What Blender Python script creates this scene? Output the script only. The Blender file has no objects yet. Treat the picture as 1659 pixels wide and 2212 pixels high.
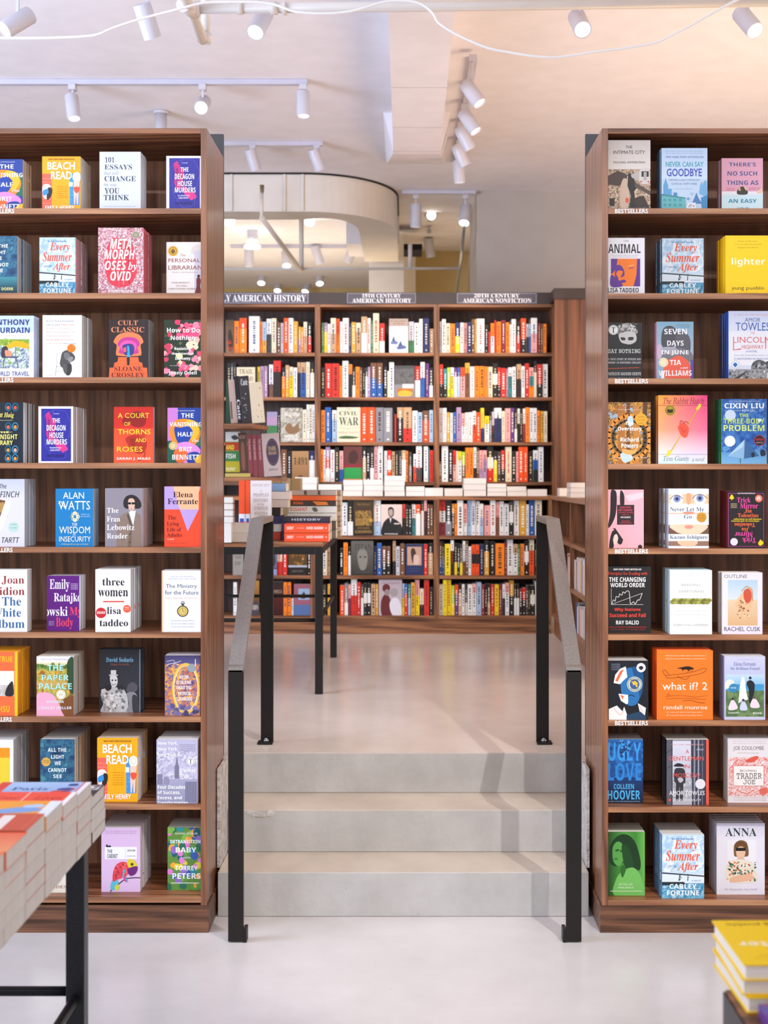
import bpy, bmesh, math, random
from mathutils import Vector, Matrix, noise

# ------------------------------------------------------------------ camera, world, light, exposure
scene = bpy.context.scene
COL = scene.collection
F = 2800.0            # focal length in pixels of the 1659 x 2212 frame
VX, VY, EYE = 875.0, 1030.0, 1.69
def X(px, d): return (px - VX) * d / F
def Z(py, d): return EYE - (py - VY) * d / F

cd = bpy.data.cameras.new('camera'); cam = bpy.data.objects.new('camera', cd); COL.objects.link(cam)
scene.camera = cam
cam.location = (0, 0, EYE); cam.rotation_euler = (math.pi / 2, 0, 0)
cd.sensor_width = 36.0; cd.lens = F / 2212.0 * 36.0
cd.shift_x = -(VX - 829.5) / 2212.0; cd.shift_y = -(1106.0 - VY) / 2212.0
cd.dof.use_dof = True; cd.dof.focus_distance = 4.9; cd.dof.aperture_fstop = 4.2
cd.clip_start = 0.05

scene.view_settings.view_transform = 'Standard'; scene.view_settings.look = 'None'
scene.view_settings.gamma = 1.0; scene.view_settings.use_curve_mapping = False
scene.view_settings.exposure = 0.18
scene.cycles.max_bounces = 8; scene.cycles.diffuse_bounces = 5; scene.cycles.glossy_bounces = 3
scene.cycles.use_denoising = True
scene.cycles.sample_clamp_indirect = 8.0

w = bpy.data.worlds.new('world'); scene.world = w; w.use_nodes = True
w.node_tree.nodes['Background'].inputs[0].default_value = (1.0, 0.975, 0.95, 1)
w.node_tree.nodes['Background'].inputs[1].default_value = 0.76

def area(name, loc, target, size, energy, col, size_y=None):
    l = bpy.data.lights.new(name, 'AREA'); l.energy = energy; l.color = col; l.size = size
    l.shape = 'RECTANGLE'; l.size_y = size_y or size
    o = bpy.data.objects.new(name, l); COL.objects.link(o); o.location = loc
    o.rotation_euler = (Vector(target) - Vector(loc)).to_track_quat('-Z', 'Y').to_euler()
    return o
def spot_light(name, loc, target, energy, col=(1, 0.9, 0.8), angle=50, blend=0.6, r=0.04):
    l = bpy.data.lights.new(name, 'SPOT'); l.energy = energy; l.color = col
    l.spot_size = math.radians(angle); l.spot_blend = blend; l.shadow_soft_size = r
    o = bpy.data.objects.new(name, l); COL.objects.link(o); o.location = loc
    o.rotation_euler = (Vector(target) - Vector(loc)).to_track_quat('-Z', 'Y').to_euler()
    return o
COOL, WARM, NEUT = (0.60, 0.74, 1.0), (1.0, 0.72, 0.48), (1.0, 0.97, 0.95)
# shopfront daylight far to the side, and unseen fills added to brighten the ceiling
area('daylight_window', (-5.6, 3.5, 2.3), (-0.5, 7.5, 4.4), 2.8, 400, COOL, 3.2)
area('ceiling_bounce_warm', (3.4, 6.8, 1.9), (1.3, 8.0, 4.4), 2.2, 150, WARM, 3.4)
area('unseen_ceiling_fill', (0.2, 0.6, 2.9), (0.2, 3.0, 4.2), 2.5, 34, (0.85, 0.9, 1.0), 1.5)
# the front track row, above and behind the photographer
for nm, lx, ly, tgt, e in (
        ('front_track_spot', -2.3, 1.5, (-1.35, 4.9, 1.9), 250), ('front_track_spot', -0.9, 1.4, (-1.2, 4.9, 1.1), 250),
        ('front_track_spot', 0.3, 1.3, (-0.9, 4.9, 0.5), 120), ('front_track_spot', 1.66, 1.7, (0.3, 5.15, 0.2), 1500),
        ('front_track_spot', 2.4, 1.5, (1.15, 4.9, 1.8), 250), ('front_track_spot', 1.0, 1.2, (1.2, 4.9, 0.9), 230)):
    spot_light(nm, (lx, ly, 3.9), tgt, e * 0.26, NEUT, 36 if e > 1000 else 62, 0.7, 0.02)
# the heads aimed at the far bookcases
for lx, ly, tgt, e in ((-1.15, 9.0, (-1.0, 10.1, 1.9), 0), (-0.65, 8.1, (-0.55, 10.1, 2.3), 150), (0.40, 7.7, (0.15, 10.1, 1.9), 150),
                       (0.55, 8.3, (0.75, 10.1, 2.0), 120), (-0.2, 7.4, (-0.1, 9.8, 0.9), 130), (0.7, 7.4, (0.7, 9.8, 0.9), 130),
                       (-1.3, 6.9, (-1.0, 8.6, 1.3), 120), (0.1, 6.3, (0.1, 6.6, 0.5), 90)):
    if e: spot_light('aisle_track_spot', (lx, ly, 3.85), tgt, e * 0.31, (1.0, 0.9, 0.8), 64, 0.7)
area('rear_room_glow', (-1.5, 14.0, 3.0), (-1.5, 14.0, 4.2), 2.5, 34, (1.0, 0.82, 0.6))
area('rear_side_glow', (0.6, 12.9, 2.6), (0.5, 13.2, 4.2), 0.8, 8, (1.0, 0.72, 0.42))

# ------------------------------------------------------------------ helpers
def lin(h):
    h = h.lstrip('#')
    if len(h) == 3: h = ''.join(c * 2 for c in h)
    out = []
    for i in (0, 2, 4):
        c = int(h[i:i + 2], 16) / 255.0
        out.append(c / 12.92 if c <= 0.04045 else ((c + 0.055) / 1.055) ** 2.4)
    return (*out, 1.0)
WHITE = (1, 1, 1, 1)

class MB:
    """collects faces with a colour and a material slot, then links them as one mesh object"""
    def __init__(s): s.v = []; s.f = []; s.c = []; s.m = []; s.smooth = []
    def face(s, pts, col=WHITE, mi=0, sm=False, cols=None):
        b = len(s.v); s.v.extend(tuple(p) for p in pts)
        s.f.append(tuple(range(b, b + len(pts)))); s.c.append(cols or col); s.m.append(mi); s.smooth.append(sm)
    def box(s, x0, x1, y0, y1, z0, z1, col=WHITE, mi=0):
        if x0 > x1: x0, x1 = x1, x0
        if y0 > y1: y0, y1 = y1, y0
        if z0 > z1: z0, z1 = z1, z0
        b = len(s.v)
        s.v.extend([(x0, y0, z0), (x1, y0, z0), (x1, y1, z0), (x0, y1, z0), (x0, y0, z1), (x1, y0, z1), (x1, y1, z1), (x0, y1, z1)])
        for q in ((0, 3, 2, 1), (4, 5, 6, 7), (0, 1, 5, 4), (1, 2, 6, 5), (2, 3, 7, 6), (3, 0, 4, 7)):
            s.f.append(tuple(b + i for i in q)); s.c.append(col); s.m.append(mi); s.smooth.append(False)
        return s
    def hexa(s, lo, hi, col=WHITE, mi=0):
        """two quads (four points each, same winding seen from above) joined into a solid"""
        b = len(s.v); s.v.extend(list(lo) + list(hi))
        for q in ((3, 2, 1, 0), (4, 5, 6, 7), (0, 1, 5, 4), (1, 2, 6, 5), (2, 3, 7, 6), (3, 0, 4, 7)):
            s.f.append(tuple(b + i for i in q)); s.c.append(col); s.m.append(mi); s.smooth.append(False)
        return s
    def tube(s, pts, r, n=12, col=WHITE, mi=0, caps=True):
        pts = [Vector(p) for p in pts]; rs = r if isinstance(r, (list, tuple)) else [r] * len(pts)
        rings = []; up = None
        for i, p in enumerate(pts):
            if i == 0: t = pts[1] - p
            elif i == len(pts) - 1: t = p - pts[i - 1]
            else: t = (pts[i + 1] - p).normalized() + (p - pts[i - 1]).normalized()
            t.normalize()
            if up is None: up = t.orthogonal()
            up = (up - t * up.dot(t)).normalized(); sd = t.cross(up)
            rings.append([p + (up * math.cos(2 * math.pi * k / n) + sd * math.sin(2 * math.pi * k / n)) * rs[i] for k in range(n)])
        b = len(s.v)
        for rg in rings: s.v.extend(tuple(q) for q in rg)
        for i in range(len(pts) - 1):
            for k in range(n):
                k2 = (k + 1) % n
                s.f.append((b + i * n + k, b + i * n + k2, b + (i + 1) * n + k2, b + (i + 1) * n + k)); s.c.append(col); s.m.append(mi); s.smooth.append(True)
        if caps:
            s.f.append(tuple(b + k for k in reversed(range(n)))); s.c.append(col); s.m.append(mi); s.smooth.append(False)
            e = b + (len(pts) - 1) * n
            s.f.append(tuple(e + k for k in range(n))); s.c.append(col); s.m.append(mi); s.smooth.append(False)
        return s
    def mesh(s, name, mats):
        me = bpy.data.meshes.new(name); me.from_pydata(s.v, [], s.f)
        at = me.color_attributes.new('Col', 'FLOAT_COLOR', 'CORNER')
        buf = []
        for f, c in zip(s.f, s.c):
            if isinstance(c, list):
                for q in c: buf.extend(q)
            else: buf.extend(list(c) * len(f))
        at.data.foreach_set('color', buf)
        me.polygons.foreach_set('material_index', s.m); me.polygons.foreach_set('use_smooth', s.smooth)
        for m in (mats if isinstance(mats, (list, tuple)) else [mats]): me.materials.append(m)
        me.update()
        return me
    def build(s, name, mats, parent=None, bevel=0):
        o = bpy.data.objects.new(name, s.mesh(name, mats)); COL.objects.link(o)
        if parent: o.parent = parent
        if bevel:
            b = o.modifiers.new('edge', 'BEVEL'); b.width = bevel; b.segments = 2; b.limit_method = 'ANGLE'
        return o

def tag(o, label=None, cat=None, group=None, kind=None):
    if label: o['label'] = label
    if cat: o['category'] = cat
    if group: o['group'] = group
    if kind: o['kind'] = kind
    return o
def thing(name, label, cat, loc=(0, 0, 0), group=None, rz=0):
    o = bpy.data.objects.new(name, None); COL.objects.link(o); o.empty_display_size = 0.05
    o.location = loc; o.rotation_euler = (0, 0, rz)
    return tag(o, label, cat, group)

# ------------------------------------------------------------------ materials
def mat(name):
    m = bpy.data.materials.new(name); m.use_nodes = True
    nt = m.node_tree; b = nt.nodes['Principled BSDF']
    return m, nt, b
def N(nt, t, **kw):
    n = nt.nodes.new(t)
    for k, v in kw.items(): setattr(n, k, v)
    return n
def ramp(nt, fac, stops):
    r = N(nt, 'ShaderNodeValToRGB'); e = r.color_ramp.elements
    e[0].position, e[0].color = stops[0]; e[1].position, e[1].color = stops[-1]
    for p, c in stops[1:-1]:
        q = e.new(p); q.color = c
    nt.links.new(fac, r.inputs[0]); return r.outputs[0]
def wood(name, axis, dark, mid, light, rough=0.36, scale=1.0, coat=0.0):
    m, nt, b = mat(name)
    tc = N(nt, 'ShaderNodeTexCoord'); mp = N(nt, 'ShaderNodeMapping')
    sc = [38 * scale] * 3; sc[axis] = 1.3 * scale; mp.inputs['Scale'].default_value = sc
    nt.links.new(tc.outputs['Object'], mp.inputs[0])
    n1 = N(nt, 'ShaderNodeTexNoise'); n1.inputs['Scale'].default_value = 1.6; n1.inputs['Detail'].default_value = 7; n1.inputs['Distortion'].default_value = 0.8
    nt.links.new(mp.outputs[0], n1.inputs[0])
    mp2 = N(nt, 'ShaderNodeMapping'); sc2 = [7 * scale] * 3; sc2[axis] = 0.5 * scale; mp2.inputs['Scale'].default_value = sc2
    nt.links.new(tc.outputs['Object'], mp2.inputs[0])
    n2 = N(nt, 'ShaderNodeTexWave'); n2.bands_direction = 'DIAGONAL'; n2.inputs['Scale'].default_value = 1.5; n2.inputs['Distortion'].default_value = 7; n2.inputs['Detail'].default_value = 3
    nt.links.new(mp2.outputs[0], n2.inputs[0])
    mx = N(nt, 'ShaderNodeMath', operation='MULTIPLY_ADD'); mx.inputs[1].default_value = 0.22
    nt.links.new(n2.outputs['Fac'], mx.inputs[0])
    m2 = N(nt, 'ShaderNodeMath', operation='MULTIPLY'); m2.inputs[1].default_value = 0.76
    nt.links.new(n1.outputs['Fac'], m2.inputs[0]); nt.links.new(m2.outputs[0], mx.inputs[2])
    c = ramp(nt, mx.outputs[0], [(0.3, lin(dark)), (0.52, lin(mid)), (0.75, lin(light))])
    nt.links.new(c, b.inputs['Base Color']); b.inputs['Roughness'].default_value = rough
    b.inputs['Coat Weight'].default_value = coat; b.inputs['Coat Roughness'].default_value = 0.12
    return m
WX = wood('walnut_along', 0, '532f1d', '875335', 'a66d47')
WZ = wood('walnut_upright', 2, '5a3523', '895639', 'a36c48', 0.3, coat=0.35)
WY = wood('walnut_depth', 1, '4f2f20', '7f5238', '9d6c4c')
WEDGE = wood('walnut_edge', 0, '7d5037', 'a2704e', 'b8865f', 0.4)
WPL = wood('walnut_plinth', 0, '3c2416', '66412c', '86593f', 0.4)
WBACK = wood('walnut_back', 2, '6a452e', '966445', 'ac7755', 0.42)
FWX = wood('oak_brown_along', 0, '5f3a25', '95623f', 'b27c52', 0.42)
FWZ = wood('oak_brown_upright', 2, '5a3723', '8a5a3a', 'a87348', 0.4)
FWPAN = wood('oak_panel', 2, '4a2c1c', '744830', '8a573a', 0.42, 0.55)
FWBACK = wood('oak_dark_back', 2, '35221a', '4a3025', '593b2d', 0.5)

def concrete(name, a, b_, rough, scale=3.0, bump=0.02, spec=0.5):
    m, nt, b = mat(name)
    tc = N(nt, 'ShaderNodeTexCoord')
    n = N(nt, 'ShaderNodeTexNoise'); n.inputs['Scale'].default_value = scale; n.inputs['Detail'].default_value = 8; n.inputs['Roughness'].default_value = 0.62
    nt.links.new(tc.outputs['Object'], n.inputs[0])
    c = ramp(nt, n.outputs['Fac'], [(0.3, lin(a)), (0.7, lin(b_))])
    v = N(nt, 'ShaderNodeTexVoronoi'); v.inputs['Scale'].default_value = 9
    nt.links.new(tc.outputs['Object'], v.inputs[0])
    r2 = ramp(nt, v.outputs['Distance'], [(0.012, lin('8a8178')), (0.03, WHITE)])
    mx = N(nt, 'ShaderNodeMixRGB', blend_type='MULTIPLY'); mx.inputs[0].default_value = 0.5
    nt.links.new(c, mx.inputs[1]); nt.links.new(r2, mx.inputs[2])
    nt.links.new(mx.outputs[0], b.inputs['Base Color'])
    b.inputs['Roughness'].default_value = rough; b.inputs['Specular IOR Level'].default_value = spec
    bp = N(nt, 'ShaderNodeBump'); bp.inputs['Strength'].default_value = bump * 5; bp.inputs['Distance'].default_value = 0.01
    n3 = N(nt, 'ShaderNodeTexNoise'); n3.inputs['Scale'].default_value = 40; nt.links.new(tc.outputs['Object'], n3.inputs[0])
    nt.links.new(n3.outputs['Fac'], bp.inputs['Height']); nt.links.new(bp.outputs[0], b.inputs['Normal'])
    return m
MFLOOR = concrete('polished_concrete', 'c0b8b3', 'd3ccc8', 0.22, 1.6, 0.004)
MUP = concrete('polished_concrete_upper', 'd2c4b8', 'e4d9d0', 0.2, 1.6, 0.004)
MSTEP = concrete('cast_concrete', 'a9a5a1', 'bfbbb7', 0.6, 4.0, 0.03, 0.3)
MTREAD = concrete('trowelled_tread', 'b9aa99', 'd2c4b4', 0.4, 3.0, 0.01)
MROUGH = concrete('rough_plaster', 'a8a29c', 'd8d3cf', 0.8, 22.0, 0.3, 0.2)
def paint(name, c, rough=0.6, nz=0.03):
    m, nt, b = mat(name)
    tc = N(nt, 'ShaderNodeTexCoord'); n = N(nt, 'ShaderNodeTexNoise'); n.inputs['Scale'].default_value = 6
    nt.links.new(tc.outputs['Object'], n.inputs[0])
    l = lin(c); k = 1 - nz * 2
    nt.links.new(ramp(nt, n.outputs['Fac'], [(0.3, (l[0] * k, l[1] * k, l[2] * k, 1)), (0.7, l)]), b.inputs['Base Color'])
    b.inputs['Roughness'].default_value = rough
    return m
MCEIL = paint('ceiling_white_paint', 'ece8ec', 0.8)
MWALL = paint('wall_white_paint', 'e6ded4', 0.8)
MPILLAR = paint('pillar_grey_paint', 'b9afa6', 0.7)
MTAN = paint('rear_wall_tan_paint', 'c9b27e', 0.8)
MWHITE = paint('white_enamel', 'cfccd4', 0.35)
MTRACK = paint('track_grey_white', 'c6c3d0', 0.4)
MPIPE = paint('pipe_white_paint', 'e2dad2', 0.4)
MBRASS = paint('sprinkler_brass', '7a6a50', 0.4)
MDARK = paint('dark_header_board', '4c4e52', 0.55, 0.08)
MFHEAD = paint('dark_oak_header', '41332f', 0.5, 0.1)
MSIGN = paint('sign_slate', '55505a', 0.45)
MLETTER = paint('white_lettering', 'f6f4f2', 0.5)
def steel(name, c, rough, metal=0.75):
    m, nt, b = mat(name)
    tc = N(nt, 'ShaderNodeTexCoord'); n = N(nt, 'ShaderNodeTexNoise'); n.inputs['Scale'].default_value = 260; n.inputs['Detail'].default_value = 3
    nt.links.new(tc.outputs['Object'], n.inputs[0])
    l = lin(c)
    nt.links.new(ramp(nt, n.outputs['Fac'], [(0.35, (l[0] * .7, l[1] * .7, l[2] * .7, 1)), (0.7, l)]), b.inputs['Base Color'])
    b.inputs['Roughness'].default_value = rough; b.inputs['Metallic'].default_value = metal
    return m
MSTEEL = steel('blackened_steel', '35312f', 0.45)
MRAIL = steel('steel_painted_sheen', 'b4afa9', 0.42, 0.9)  # lighter copy of the post steel, ceiling reflection put into its colour
MBLUESTEEL = steel('dark_steel', '3a3b42', 0.38)
MBOLT = steel('zinc_bolt', 'c8ccd2', 0.3, 0.9)
def lamp(name, col, strength):
    m, nt, b = mat(name)
    b.inputs['Base Color'].default_value = (0.9, 0.9, 0.9, 1)
    b.inputs['Emission Color'].default_value = (*col, 1); b.inputs['Emission Strength'].default_value = strength
    return m
MLAMP = lamp('lamp_lens_lit', (1.0, 0.97, 0.92), 14)
MLAMPDIM = lamp('lamp_lens_soft', (1.0, 0.96, 0.95), 1.6)
MBLACK = paint('void_black', '161314', 0.8)
# printed paper: the colour of every printed face is stored with the face
MPRINT, nt, b = mat('printed_cover')
a = N(nt, 'ShaderNodeAttribute', attribute_name='Col'); nt.links.new(a.outputs['Color'], b.inputs['Base Color'])
b.inputs['Roughness'].default_value = 0.4; b.inputs['Specular IOR Level'].default_value = 0.35
MPAPER, nt, b = mat('page_edges')
tc = N(nt, 'ShaderNodeTexCoord'); mp = N(nt, 'ShaderNodeMapping'); mp.inputs['Scale'].default_value = (2, 900, 2)
nt.links.new(tc.outputs['Object'], mp.inputs[0])
n = N(nt, 'ShaderNodeTexNoise'); n.inputs['Scale'].default_value = 1.0; nt.links.new(mp.outputs[0], n.inputs[0])
nt.links.new(ramp(nt, n.outputs['Fac'], [(0.3, lin('ddd5ca')), (0.65, lin('f3eee6'))]), b.inputs['Base Color'])
b.inputs['Roughness'].default_value = 0.85

# ------------------------------------------------------------------ the setting
def structure(name, mb, m):
    return tag(mb.build(name, m), kind='structure')
CEIL, PLAT = 4.2, 0.51
structure('floor_shop', MB().box(-6, 3.6, -1.5, 5.6, -0.1, 0), MFLOOR)
structure('floor_platform', MB().box(-6, -0.722, 5.262, 18, 0, PLAT).box(0.708, 3.6, 5.262, 18, 0, PLAT).box(-0.722, 0.708, 5.55, 18, 0, PLAT), MUP)
structure('ceiling', MB().box(-6, 3.6, -1.5, 18, CEIL, CEIL + 0.1), MCEIL)
structure('wall_left', MB().box(-6.1, -6, 5.6, 18, 0, CEIL), MWALL)
structure('wall_right', MB().box(3.6, 3.7, -1.5, 18, 0, CEIL), MWALL)
structure('wall_back', MB().box(-6, 3.6, 17.2, 17.3, PLAT, CEIL), MTAN)
structure('wall_rear', MB().box(0.115, 0.7, 14.4, 14.6, PLAT, CEIL), MTAN)
structure('wall_pillar', MB().box(0.63, 3.6, 11.4, 12.6, PLAT, CEIL), MPILLAR)
structure('wall_pier', MB().box(-0.03, 0.115, 14.1, 14.5, PLAT, CEIL), MWALL)
# square duct boxed in under the ceiling, splayed collar at its far end
b = MB().box(-0.082, 0.243, -1.0, 9.06, 3.95, CEIL)
structure('ceiling_beam', b, MCEIL)
b = MB()
b.hexa([(-0.084, 8.98, 3.951), (0.245, 8.98, 3.951), (0.245, 9.075, 3.951), (-0.084, 9.075, 3.951)], [(-0.15, 8.93, CEIL), (0.315, 8.93, CEIL), (0.315, 10.4, CEIL), (-0.15, 10.4, CEIL)])
structure('ceiling_beam_collar', b, MCEIL)
b = MB()
for d in (7.52, 8.38, 9.0): b.box(-0.081, 0.242, d, d + 0.006, 3.9485, 3.951)
structure('trim_1', b, MPILLAR)
# curved soffit behind the aisle
path = [(-3.6, 10.7), (-0.85, 10.7)]
for k in range(1, 17):
    a = k / 16 * math.pi / 2
    path.append((-0.85 + 0.78 * math.sin(a), 11.6 - 0.9 * math.cos(a)))
path.append((-0.07, 13.2))
b = MB(); inner = [(x - 0.34 * max(0, min(1, (x + 0.85) / 0.78)) if y > 10.71 else x, y + 0.34 * (1 - max(0, min(1, (x + 0.85) / 0.78)))) for x, y in path]
for (p, q, pi_, qi) in zip(path[:-1], path[1:], inner[:-1], inner[1:]):
    b.hexa([(p[0], p[1], 3.88), (q[0], q[1], 3.88), (qi[0], qi[1], 3.88), (pi_[0], pi_[1], 3.88)], [(p[0], p[1], 4.192), (q[0], q[1], 4.192), (qi[0], qi[1], 4.192), (pi_[0], pi_[1], 4.192)])
structure('ceiling_soffit', b, MWALL)
b = MB()
for (p, q) in zip(path[:-1], path[1:]):
    dx, dy = q[0] - p[0], q[1] - p[1]; L = math.hypot(dx, dy); nx, ny = dy / L * 0.012, -dx / L * 0.012
    b.hexa([(p[0] + nx, p[1] + ny, 4.186), (q[0] + nx, q[1] + ny, 4.186), (q[0], q[1], 4.186), (p[0], p[1], 4.186)], [(p[0] + nx, p[1] + ny, CEIL), (q[0] + nx, q[1] + ny, CEIL), (q[0], q[1], CEIL), (p[0], p[1], CEIL)])
structure('trim_2', b, MBLACK)
b = MB()
for px in (497, 612, 651): b.box(X(px, 10.69), X(px + 5, 10.69), 10.685, 10.7, 3.885, 4.185)
structure('trim_3', b, MWALL)
structure('ceiling_drop_box', MB().box(X(748, 12.4), X(862, 12.4), 12.4, 13.1, Z(527, 12.4), CEIL), MCEIL)
structure('ceiling_drop_duct', MB().box(X(797, 13.4), X(872, 13.4), 13.4, 14.0, 2.9, CEIL), MWALL)
# concrete stairs
st = thing('staircase', 'grey cast concrete stairs of three steps between the two walnut bookcases', 'stairs')
SX0, SX1 = -0.72, 0.706
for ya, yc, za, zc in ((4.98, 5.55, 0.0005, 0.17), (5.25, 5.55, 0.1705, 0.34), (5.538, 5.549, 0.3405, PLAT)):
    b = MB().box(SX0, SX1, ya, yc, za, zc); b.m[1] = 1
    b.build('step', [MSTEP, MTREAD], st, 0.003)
b = MB(); ptch = [(-.648, .352), (-.62, .336), (-.57, .333), (-.535, .339), (-.525, .352), (-.545, .365), (-.56, .356), (-.6, .358), (-.63, .362)]
pz = lambda q: .34 - (.352 - q[1]) * 1.05 - .012
cx_ = sum(q[0] for q in ptch) / 9; cz_ = sum(pz(q) for q in ptch) / 9
ring0 = [(q[0], 5.2495, pz(q)) for q in ptch]; ring1 = [(cx_ + (q[0] - cx_) * .7, 5.244, cz_ + (pz(q) - cz_) * .6) for q in ptch]
for k in range(9): b.face([ring0[k], ring0[(k + 1) % 9], ring1[(k + 1) % 9], ring1[k]], sm=True)
b.face(ring1); b.build('repair_patch', MROUGH, st)
for sx in (-1, 1):
    x0 = SX0 if sx < 0 else SX1; x1 = x0 + sx * 0.011
    m = MB().box(x0, x1, 5.04, 5.6, 0.17, 0.553); m.build('side_wall', MROUGH, st)
    x2 = x0 - sx * 0.004
# ------------------------------------------------------------------ text and cover art
def _m(u, l, d=None):
    def f(s):
        o = ''
        for c in s:
            if 'A' <= c <= 'Z': o += chr(u + ord(c) - 65)
            elif 'a' <= c <= 'z':
                k = l + ord(c) - 97; o += 'h' if k == 0x1d455 else chr(k)
            elif d and c.isdigit(): o += chr(d + ord(c) - 48)
            else: o += c
        return o
    return f
FONT = {'s': str, 'G': str, 'b': _m(0x1d5d4, 0x1d5ee, 0x1d7ec), 'i': _m(0x1d63c, 0x1d656), 'k': _m(0x1d608, 0x1d622), 'S': _m(0x1d400, 0x1d41a, 0x1d7ce),
        'I': _m(0x1d434, 0x1d44e), 'J': _m(0x1d468, 0x1d482), 'C': _m(0x1d4d0, 0x1d4ea), 'M': _m(0x1d670, 0x1d68a, 0x1d7f6)}
_tc = {}
def glyphs(font, text):
    """outline of a line of text as (verts 0..1, faces, aspect)"""
    k = (font, text)
    if k in _tc: return _tc[k]
    cu = bpy.data.curves.new('text', 'FONT'); cu.body = FONT[font](text); cu.resolution_u = 2 if len(text) < 24 else 1
    if font == 'G': cu.offset = 0.022
    o = bpy.data.objects.new('text', cu)
    me = bpy.data.meshes.new_from_object(o)
    v = [(p.co.x, p.co.y) for p in me.vertices]; f = [tuple(q.vertices) for q in me.polygons]
    bpy.data.objects.remove(o); bpy.data.curves.remove(cu); bpy.data.meshes.remove(me)
    x0 = min(p[0] for p in v); x1 = max(p[0] for p in v); y0 = min(p[1] for p in v); y1 = max(p[1] for p in v)
    v = [((p[0] - x0) / (x1 - x0), (p[1] - y0) / (y1 - y0)) for p in v]
    _tc[k] = (v, f); return _tc[k]
def smooth_loop(p, n=5, closed=True):
    out = []; L = len(p)
    for i in range(L if closed else L - 1):
        a, b_, c, d = (p[(i - 1) % L], p[i], p[(i + 1) % L], p[(i + 2) % L]) if closed else (p[max(i - 1, 0)], p[i], p[i + 1], p[min(i + 2, L - 1)])
        for k in range(n):
            t = k / n
            out.append(tuple(0.5 * (2 * b_[j] + (c[j] - a[j]) * t + (2 * a[j] - 5 * b_[j] + 4 * c[j] - d[j]) * t * t + (3 * b_[j] - a[j] - 3 * c[j] + d[j]) * t ** 3) for j in (0, 1)))
    if not closed: out.append(p[-1])
    return out
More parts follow.
